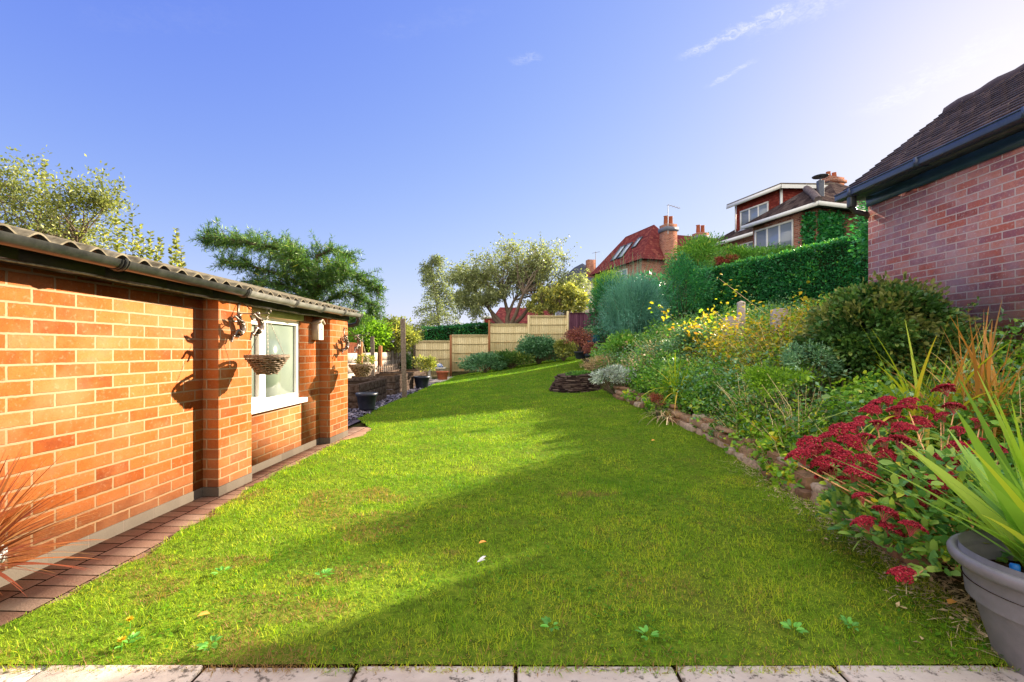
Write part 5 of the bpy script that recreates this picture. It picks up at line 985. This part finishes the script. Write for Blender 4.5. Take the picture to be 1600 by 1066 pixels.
# tree at far left, behind the garage roof
Y4 = 5.2
crowntree('silvery_bush', 'fine leaved pale bushy tree rising behind the garage roof at the left edge', P(40, 560, Y4), [P(30, 400, Y4), P(80, 390, Y4), P(-30, 380, Y4), P(120, 380, Y4)],
    [(P(20, 350, Y4), (.6, .6, .42), 30), (P(90, 352, Y4), (.55, .5, .36), 26), (P(-50, 310, Y4), (.5, .6, .5), 14), (P(15, 285, Y4), (.35, .4, .16), 8), (P(140, 308, Y4), (.35, .2, .08), 6)], 2100, .045, .022, 'olive', BARK, vs=-.12, r0=.035, rsub=.30)
up = empty('upright_shoots', 'upright leafy green shoots standing above the garage roof', 'shrub', tuple(P(170, 420, 6.6)*[1, 1, 0])); o0 = P(170, 420, 6.6)*[1, 1, 0]; tb = MB(); lf = MB()
for (px, py) in ((182, 325), (150, 335), (207, 335), (160, 350), (235, 362), (252, 372), (218, 350), (275, 358), (268, 385), (195, 345), (130, 350), (170, 360), (245, 385), (225, 372), (283, 385), (70, 250), (85, 275), (60, 262)):
    Yp = rnd.uniform(6.2, 7.0); e = P(px, py, Yp); b_ = np.array([e[0]+rnd.uniform(-.15, .1), Yp, .8]); m_ = (e+b_)/2; tb.tube([b_-o0, m_-o0, e-o0], [.008, .006, .002], 4, .5, False)
    n = 130; u = .45+.55*rng.random(n); pp = b_+(e-b_)*u[:, None]; a = rng.random(n)*6.28; leaves(lf, pp-o0, np.stack([np.cos(a), np.sin(a), .5+0*a], -1), .095*(1.3-u*.75), .05*(1.3-u*.7), np.clip(rng.normal(.5, .25, n), 0, 1), oval=True)
tb.build('stems', BARK, up); lf.build('foliage', GR['olive'], up)

# ------------------------------------------------------------------ houses
def uvquad(mb_list, pts): mb_list.append([np.array(p_, float) for p_ in pts])
def roofobj(name, faces, m, parent, loc=None):
    """each face: polygon (first edge = eaves); UVs in metres"""
    me = bpy.data.meshes.new(name); V = []; Fs = []; UV = []
    for f in faces:
        f = [np.array(p_, float) for p_ in f]; e = f[1]-f[0]; e /= np.linalg.norm(e); nrm = np.cross(f[1]-f[0], f[2]-f[0]); nrm /= np.linalg.norm(nrm); up_ = np.cross(nrm, e)
        Fs.append(list(range(len(V), len(V)+len(f)))); V += [tuple(p_) for p_ in f]; UV += [(float(np.dot(p_-f[0], e)), float(np.dot(p_-f[0], up_))) for p_ in f]
    me.from_pydata(V, [], Fs); uv = me.uv_layers.new(name='UVMap')
    for i, l in enumerate(me.loops): uv.data[i].uv = UV[l.vertex_index]
    me.materials.append(m); o = bpy.data.objects.new(name, me); COL.objects.link(o); o.parent = parent
    so_ = o.modifiers.new('thick', 'SOLIDIFY'); so_.thickness = .06; so_.offset = -1
    return o
TREDH = rooftile('red_hung_tile', (.16, .03, .025), (.24, .045, .035), (.30, .07, .05), rw=.17, rh=.12)
TBROWN = rooftile('brown_roof_tile', (.035, .026, .028), (.075, .052, .05), (.12, .09, .08), rw=.26, rh=.3, lichen=(.3, .27, .2))
TRED = rooftile('red_roof_tile', (.14, .035, .04), (.20, .05, .05), (.27, .085, .07), rw=.2, rh=.2)
TGREY = rooftile('slate_blue_tile', (.05, .06, .09), (.08, .09, .13), (.12, .13, .17), rw=.3, rh=.45)
m, q = mat('sky_glass'); b = pbr(q, (.22, .27, .36), .08, 1.0); q.l.new(b.outputs[0], q.out.inputs[0]); HGLASS = m
RENDER = simple('pale_render', (.6, .58, .55), (.5, .48, .46), .9, 6)
def hwin(parent, o, e, h, wd, nrm, nl=3, name='window'):
    """window at o, along unit e (horizontal), size wd x h, facing nrm"""
    o, e, nrm = (np.array(x, float) for x in (o, e, nrm)); M_ = Matrix(((e[0], nrm[0], 0, o[0]), (e[1], nrm[1], 0, o[1]), (0, 0, 1, o[2]), (0, 0, 0, 1)))
    f = MB(); t = .07
    f.box((0, 0, 0), (wd, .06, t), M=M_).box((0, 0, h-t), (wd, .06, h), M=M_)
    for k in range(nl+1): x_ = k*(wd-t)/nl; f.box((x_, .001, t), (x_+t, .062, h-t), M=M_)
    f.box((-.05, 0, -.06), (wd+.05, .11, -.002), M=M_)
    w_ = f.build(name, WHITE, parent); MB().box((t, .005, t), (wd-t, .03, h-t), M=M_).build('pane', HGLASS, w_); return w_
# house B: dormer house. local axes: x = b (to the right, receding), y = a (away)
thB = math.atan2(.3, .954); C0 = P(1276, 320, 18.0); hb = empty('dormer_house', 'brick house with a red tile hung dormer and bay window above the hedge', 'house', (C0[0], C0[1], 1.4), thB); ez = C0[2]-1.4
ST = .7; rzg = 2.72
wb = MB(); wb.box((0, 0, 0), (1.28, 3.1, ez)); wb.box((1.27, .001, 0), (9, 7.2, ez-.0)); wb.build('wall', HBRK, hb)
o_ = .35
A_, B_, C_, D_ = (1.27-o_, -o_, ez-.02), (9+o_, -o_, ez-.02), (9+o_, 7.2+o_, ez-.02), (1.27-o_, 7.2+o_, ez-.02)
R0, R1 = (5.13, 3.6, ez+rzg), (5.13, 4.1, ez+rzg)
roofobj('roof', [(A_, B_, R0), (B_, C_, R1, R0), (C_, D_, R1), (D_, A_, R0, R1)], TBROWN, hb)
e2 = ez+.02; BA = (1.3, 1.05, e2+1.05); roofobj('bay_roof', [((-o_, -o_, e2), (3.2, -o_, e2), (3.2, 1.4, e2+1.13), (.9, 1.2, e2+1.05)), ((-o_, 3.35, e2), (-o_, -o_, e2), (.9, 1.2, e2+1.05), (2.3, 3.2, e2+1.1))], TBROWN, hb)
fs = MB(); fs.box((-o_-.03, -o_-.03, ez-.16), (-o_, 3.4, ez-.0)).box((-o_-.03, -o_-.06, ez-.16), (9.3, -o_-.03, ez-.0)).box((1.27-o_-.03, 3.3, ez-.17), (1.27-o_, 7.6, ez+.0)); fs.build('fascia', WHITE, hb); MB().box((-o_, -o_, ez-.12), (0, 3.4, ez-.09)).box((0, -o_, ez-.12), (9.2, 0, ez-.09)).build('soffit', BLACKP, hb)
MB().tube([(-o_, -o_, e2+.03), (.3, .45, e2+.62), (.9, 1.2, e2+1.08)], .14, 8).build('hip_tiles', simple('hip_tile', (.13, .1, .11), (.2, .17, .17), .8, 10), hb, smooth=True)
def wn(*a, **k): return hwin(*a, **k)
wn(hb, (-.0, 1.0, ez-1.75), (0, 1, 0), 1.45, 1.95, (-1, 0, 0), 3)
wn(hb, (1.27, 4.0, ez-1.65), (0, 1, 0), 1.3, 1.3, (-1, 0, 0), 2)
# dormer
d0x, dz0, dz1 = 1.8, ez+.15, ez+2.0; dzt = 8.62-1.4
roofobj('dormer_cheek', [((d0x, 6.0, dz0), (d0x, 3.3, dz0), (d0x, 3.3, dzt), (d0x, 6.0, dzt)), ((d0x, 3.3, dz0), (4.6, 3.3, dz0), (4.6, 3.3, dzt+.25), (d0x, 3.3, dzt))], TREDH, hb)
dr = MB(); dr.add([(d0x-.3, 3.0, dzt), (d0x-.3, 6.35, dzt), (4.8, 6.35, dzt+.30), (4.8, 3.0, dzt+.30), (d0x-.3, 3.0, dzt+.09), (d0x-.3, 6.35, dzt+.09), (4.8, 6.35, dzt+.42), (4.8, 3.0, dzt+.42)], [(0, 1, 2, 3), (7, 6, 5, 4), (0, 4, 5, 1), (3, 7, 4, 0), (1, 5, 6, 2)]); dr.build('dormer_roof', simple('dormer_tile', (.10, .08, .07), (.2, .17, .13), .8, 5), hb)
MB().box((d0x-.33, 3.0, dzt-.16), (d0x-.3, 6.35, dzt+.02)).add([(d0x-.3, 2.97, dzt-.16), (4.6, 2.97, dzt+.14), (4.6, 2.97, dzt+.30), (d0x-.3, 2.97, dzt+.02)], [(0, 1, 2, 3)]).box((d0x-.05, 3.22, dz0), (d0x+.05, 3.29, dzt-.02)).box((d0x-.05, 6.0, dz0), (d0x-.01, 6.06, dzt)).build('dormer_fascia', WHITE, hb)
wn(hb, (d0x-.0, 3.95, dz0+.35), (0, 1, 0), 1.0, 1.75, (-1, 0, 0), 3)
MB().tube([(.95, .62, ez+.2), (.95, .62, ez+1.22)], .14, 14).lathe([(.22, ez+.35), (.14, ez+.5)], (.95, .62, 0), 14).lathe([(.001, ez+1.52), (.30, ez+1.42), (.28, ez+1.39), (.001, ez+1.42)], (.95, .62, 0), 18).tube([(.95, .62, ez+1.2), (.95, .62, ez+1.44)], .03, 6).build('flue', simple('flue_metal', (.07, .08, .11), (.12, .13, .16), .4, 8, metal=.5), hb, smooth=False)
ch = MB().box((5.7, 3.9, ez+1.8), (6.6, 4.6, ez+3.15)).box((5.62, 3.82, ez+2.85), (6.68, 4.68, ez+3.0)).build('chimney', HBRK, hb)
for xx in (5.95, 6.35): MB().lathe([(.1, 0), (.12, .05), (.1, .3), (.11, .33), (.08, .33)], (xx, 4.25, ez+3.15), 12).build('chimney_pot', TERRA, ch)
# ivy on house B
iv = MB(); n = 6000; z = rng.random(n); side = rng.random(n) < .35; xx = np.where(side, -.06, rng.random(n)**1.2*1.9*(1-.35*z)); yy = np.where(side, rng.random(n)*.75*(1-.4*z), -.06)
leaves(iv, np.stack([xx, yy, z*(ez-.3)], -1)+rng.normal(0, .05, (n, 3)), np.where(side[:, None], [-1, 0, 0], [0, -1, 0.])+rng.normal(0, .7, (n, 3)), .15, .11, np.clip(rng.normal(.5, .22, n), 0, 1)); tag(iv.build('ivy', GR['hedge'], loc=hb.location), 'ivy climbing the near corner of the dormer house', 'ivy').rotation_euler = (0, 0, thB)
# house A
PA = P(1022, 351, 34.0); ha = empty('red_roof_house', 'house with steep red tiled roof, skylights and two chimneys beyond the feathery shrub', 'house', (PA[0], PA[1], 2.6), thB); pz = PA[2]-2.6; ea = 7.25-2.6
MB().box((-2.0, -1.6, 0), (6.4, 5.5, ea)).build('wall', HBRK, ha)
E0, E1, E2, E3 = (-2.3, -1.9, ea), (2.2, -1.9, ea), (2.2, 5.8, ea), (-2.3, 5.8, ea); RA, RB = (0, 0, pz), (0, 3.9, pz)
roofobj('roof', [(E0, E1, RA), (E1, E2, RB, RA), (E2, E3, RB), (E3, E0, RA, RB)], TRED, ha)
pw = pz-.55; roofobj('wing_roof', [((0, -1.75, ea-.02), (6.7, -1.75, ea-.02), (6.0, .2, pw), (.3, .2, pw)), ((6.7, 2.2, ea), (0, 2.2, ea), (.3, .2, pw), (6.0, .2, pw))], TRED, ha)
def skyl(parent, o3, e, u_, w_, h_):
    o3, e, u_ = (np.array(x, float) for x in (o3, e, u_)); u_ /= np.linalg.norm(u_); n_ = np.cross(e, u_); n_ /= np.linalg.norm(n_)
    if n_[2] < 0: n_ = -n_
    M_ = Matrix(((e[0], u_[0], n_[0], o3[0]), (e[1], u_[1], n_[1], o3[1]), (e[2], u_[2], n_[2], o3[2]), (0, 0, 0, 1))); f = MB(); t = .07
    f.box((0, 0, .0), (w_, t, .07), M=M_).box((0, h_-t, 0), (w_, h_, .07), M=M_).box((0, t, 0), (t, h_-t, .07), M=M_).box((w_-t, t, 0), (w_, h_-t, .07), M=M_); s_ = f.build('skylight', BLACKP, parent); MB().box((t, t, 0.0), (w_-t, h_-t, .05), M=M_).build('pane', simple('bright_glass', (.55, .62, .72), None, .15, 3, bmp=0), s_)
ul = (2.3, 0, pz-ea)
for yy in (3.2, 2.2): skyl(ha, (-1.75, yy, ea+(.55/2.3)*(pz-ea)+.02), (0, -1, 0), ul, .78, 1.5)
skyl(ha, (-1.3, .95, ea+(1.0/2.3)*(pz-ea)+.02), (0, -1, 0), ul, .6, 1.0)
skyl(ha, (2.6, -1.2, ea+(.55/1.95)*(pw-ea)+.03), (1, 0, 0), (0, 1.95, pw-ea), .8, 1.0)
def chim(x, y, z0, z1, w_):
    c_ = MB().box((x-w_/2, y-w_/2, z0), (x+w_/2, y+w_/2, z1)).build('chimney', HBRK, ha)
    MB().box((x-w_/2-.07, y-w_/2-.07, z1-.5), (x+w_/2+.07, y+w_/2+.07, z1-.22)).build('chimney_cap', simple('lead_cap', (.16, .18, .24), None, .6), c_)
    for dx in (-.2, .2): MB().lathe([(.12, 0), (.15, .1), (.13, .55), (.17, .6), (.001, .62)], (x+dx, y, z1), 12).build('chimney_pot', TERRA, c_)
chim(0.05, -1.6, 0, 9.75-2.6, .84); chim(3.8, -.3, 0, 9.75-2.6, .84)
ae = MB(); ae.tube([(-.3, -2.05, 9.0-2.6), (-.3, -2.05, 11.0-2.6)], .025, 5); ae.tube([(-.3, -2.05, 11.0-2.6), (.5, -2.3, 10.75-2.6)], .02, 4)
for k in range(5): ae.tube([(-.3+k*.18, -2.05-k*.05-.15, 10.98-2.6-k*.05), (-.3+k*.18, -2.05-k*.05+.15, 10.98-2.6-k*.05)], .012, 4)
ae.build('aerial', simple('aerial_metal', (.6, .6, .62), None, .4, metal=.5), ha)
hwin(ha, (-2.0, 0.3, ea-1.6), (0, 1, 0), 1.3, 1.6, (-1, 0, 0), 2)
# house C (slate roof) and two far ones
PC = P(911, 411, 52.0); hc = empty('slate_roof_house', 'distant house with dark blue slate roof behind the yellowing tree', 'house', (PC[0], PC[1], 3), .2); pz = PC[2]-3
MB().box((-2.2, -2, 0), (3.2, 3, pz-2.3)).build('wall', RENDER, hc)
roofobj('roof', [((-2.6, -2.3, pz-2.35), (2.6, -2.3, pz-2.35), (0, .2, pz)), ((2.6, -2.3, pz-2.35), (2.6, 3.3, pz-2.35), (0, 3, pz), (0, .2, pz)), ((-2.6, 3.3, pz-2.35), (-2.6, -2.3, pz-2.35), (0, .2, pz), (0, 3, pz))], TGREY, hc)
c_ = MB().box((-.1, -1.8, pz-2.3), (.75, -1.1, pz+.05)).build('chimney', HBRK, hc); MB().tube([(.9, -1.5, pz-1), (.9, -1.5, pz+1.0)], .03, 4).tube([(.5, -1.5, pz+.8), (1.4, -1.5, pz+1)], .02, 4).build('aerial', GALV, c_)
PD = P(770, 494, 60); hd_ = empty('distant_house', 'tiny distant white and red house left of the spreading tree trunk', 'house', (PD[0], PD[1], 0), .1); MB().box((-1.1, 0, 0), (1.1, 3, PD[2]-.3)).build('wall', TREDH, hd_); MB().box((-1.3, -.2, PD[2]-.3), (1.3, 3.2, PD[2])).box((-1.2, -.05, 0), (-1.1, 0, PD[2]-.3)).build('fascia', WHITE, hd_)
PE = P(812, 478, 48); he = empty('distant_house', 'distant red roofed house partly hidden behind the spreading tree trunk', 'house', (PE[0], PE[1], 1), .15); pz = PE[2]-1
MB().box((-2.5, 0, 0), (4, 4, pz-1.8)).build('wall', RENDER, he); roofobj('roof', [((-2.9, -.3, pz-1.8), (4.3, -.3, pz-1.8), (3.6, 2, pz), (-1.8, 2, pz)), ((4.3, 4.3, pz-1.8), (-2.9, 4.3, pz-1.8), (-1.8, 2, pz), (3.6, 2, pz)), ((-2.9, 4.3, pz-1.8), (-2.9, -.3, pz-1.8), (-1.8, 2, pz))], TRED, he)

# ------------------------------------------------------------------ small things on the lawn
def onlawn(px, py):
    Y = H*F/(py-HOR); 
    for _ in range(6): X_ = XZ(px, Y); Y = (H-float(lawnz(X_, Y)))*F/(py-HOR)
    return np.array([XZ(px, Y), Y, float(lawnz(XZ(px, Y), Y))])
WEED = leafmat('weed_leaf', [(0, (.03, .09, .015)), (.6, (.07, .19, .03)), (1, (.16, .28, .08))], .5, .3)
for i, (px, py, lb) in enumerate(((200, 1012, 'in front of the dandelion flower nearest the patio'), (330, 1015, 'right of the dandelions'), (345, 900, 'left of the brown worn streak'), (505, 905, 'beside the brown worn streak'), (1010, 1000, 'between the middle weed and the grey pot'), (1240, 990, 'second from the grey pot'), (1330, 985, 'closest to the grey pot'), (860, 985, 'near the middle of the patio edge'))):
    c_ = onlawn(px, py); r_ = MB(); n = 13; a = rng.random(n)*6.28; leaves(r_, np.zeros((n, 3))+np.stack([np.cos(a)*.02*rng.random(n), np.sin(a)*.02, .018+0*a], -1), np.stack([np.cos(a), np.sin(a), .25+0*a], -1), rng.uniform(.018, .042, n), .015, rng.random(n)*.6, oval=True, up=2); tag(r_.build('weed_rosette', WEED, loc=tuple(c_)), 'broad leaved weed in the lawn '+lb, 'weed')
DAND = simple('dandelion_yellow', (.75, .5, .02), (.8, .6, .03), .6, 60)
for (px, py, lb) in ((190, 1018, 'yellow dandelion flower nearest the patio edge'), (203, 985, 'yellow dandelion flower behind the other one')):
    c_ = onlawn(px, py); d_ = empty('dandelion', lb, 'flower', tuple(c_)); m_ = MB(); n = 60; a = rng.random(n)*6.28; leaves(m_, np.zeros((n, 3))+[0, 0, .04], np.stack([np.cos(a), np.sin(a), rng.random(n)*1.4], -1), .017, .004, .5); m_.build('flower', DAND, d_); MB().tube([(0, 0, 0), (.002, 0, .04)], .0015, 4).build('stem', WEED, d_)
FALL = leafmat('fallen_leaf', [(0, (.30, .10, .03)), (1, (.5, .25, .05))], .6, .2)
for (px, py, lb) in ((748, 858, 'orange fallen leaf behind the white feather'), (308, 975, 'red brown fallen leaf near the dandelions'), (1482, 955, 'orange fallen leaf by the grey pot'), (1018, 693, 'small brown fallen leaf in the middle of the shaded lawn')):
    c_ = onlawn(px, py); f_ = MB(); leaves(f_, np.array([[0, 0, .03]]), np.array([[1, .3, .1]]), .045, .03, .5, oval=True, up=3); tag(f_.build('fallen_leaf', FALL, loc=tuple(c_)), lb, 'leaf')
f_ = MB(); leaves(f_, np.array([[0, 0, .03], [0.01, 0, .034]]), np.array([[1, .1, .25], [.8, .5, .4]]), .045, .02, .5, oval=True, up=3); tag(f_.build('white_feather', WHITE, loc=tuple(onlawn(745, 888))), 'small white feather lying on the lawn', 'feather')

# ------------------------------------------------------------------ groups of repeats
GROUPS = {'timber_fence': 'timber fence panels at the far end', 'fence_post': 'fence posts round the garden', 'concrete_fence': 'pale concrete panels of the left boundary', 'timber_post': 'tall timber posts by the raised beds',
          'raised_bed': 'sleeper raised beds on the slate', 'plant_pot': 'pots standing round the garden', 'basket_bracket': 'basket brackets on the garage wall', 'wicker_basket': 'hanging baskets on the garage', 'garden_chair': 'blue chairs in the far corner',
          'yellow_shrub': 'yellow shrubs of the flower bed', 'leafy_perennial': 'leafy plants of the flower bed', 'dense_perennial': 'blue green plants of the flower bed', 'strap_leaf_clump': 'strap leaved clumps of the bed', 'variegated_shrub': 'shrubs in front of the far fence',
          'bushy_shrub': 'bushes round the hedge', 'bushy_tree': 'small trees behind the left fence', 'added_shade_tree': 'unseen trees added to shade the lawn', 'weathered_post': 'old posts among the yellow shrubs', 'distant_house': 'far houses behind the spreading tree',
          'weed_rosette': 'weeds in the lawn', 'dandelion': 'dandelions in the lawn', 'fallen_leaf': 'fallen leaves on the lawn'}
for o in bpy.data.objects:
    if o.parent is None and o.get('label') and o.name.split('.')[0] in GROUPS: o['group'] = GROUPS[o.name.split('.')[0]]
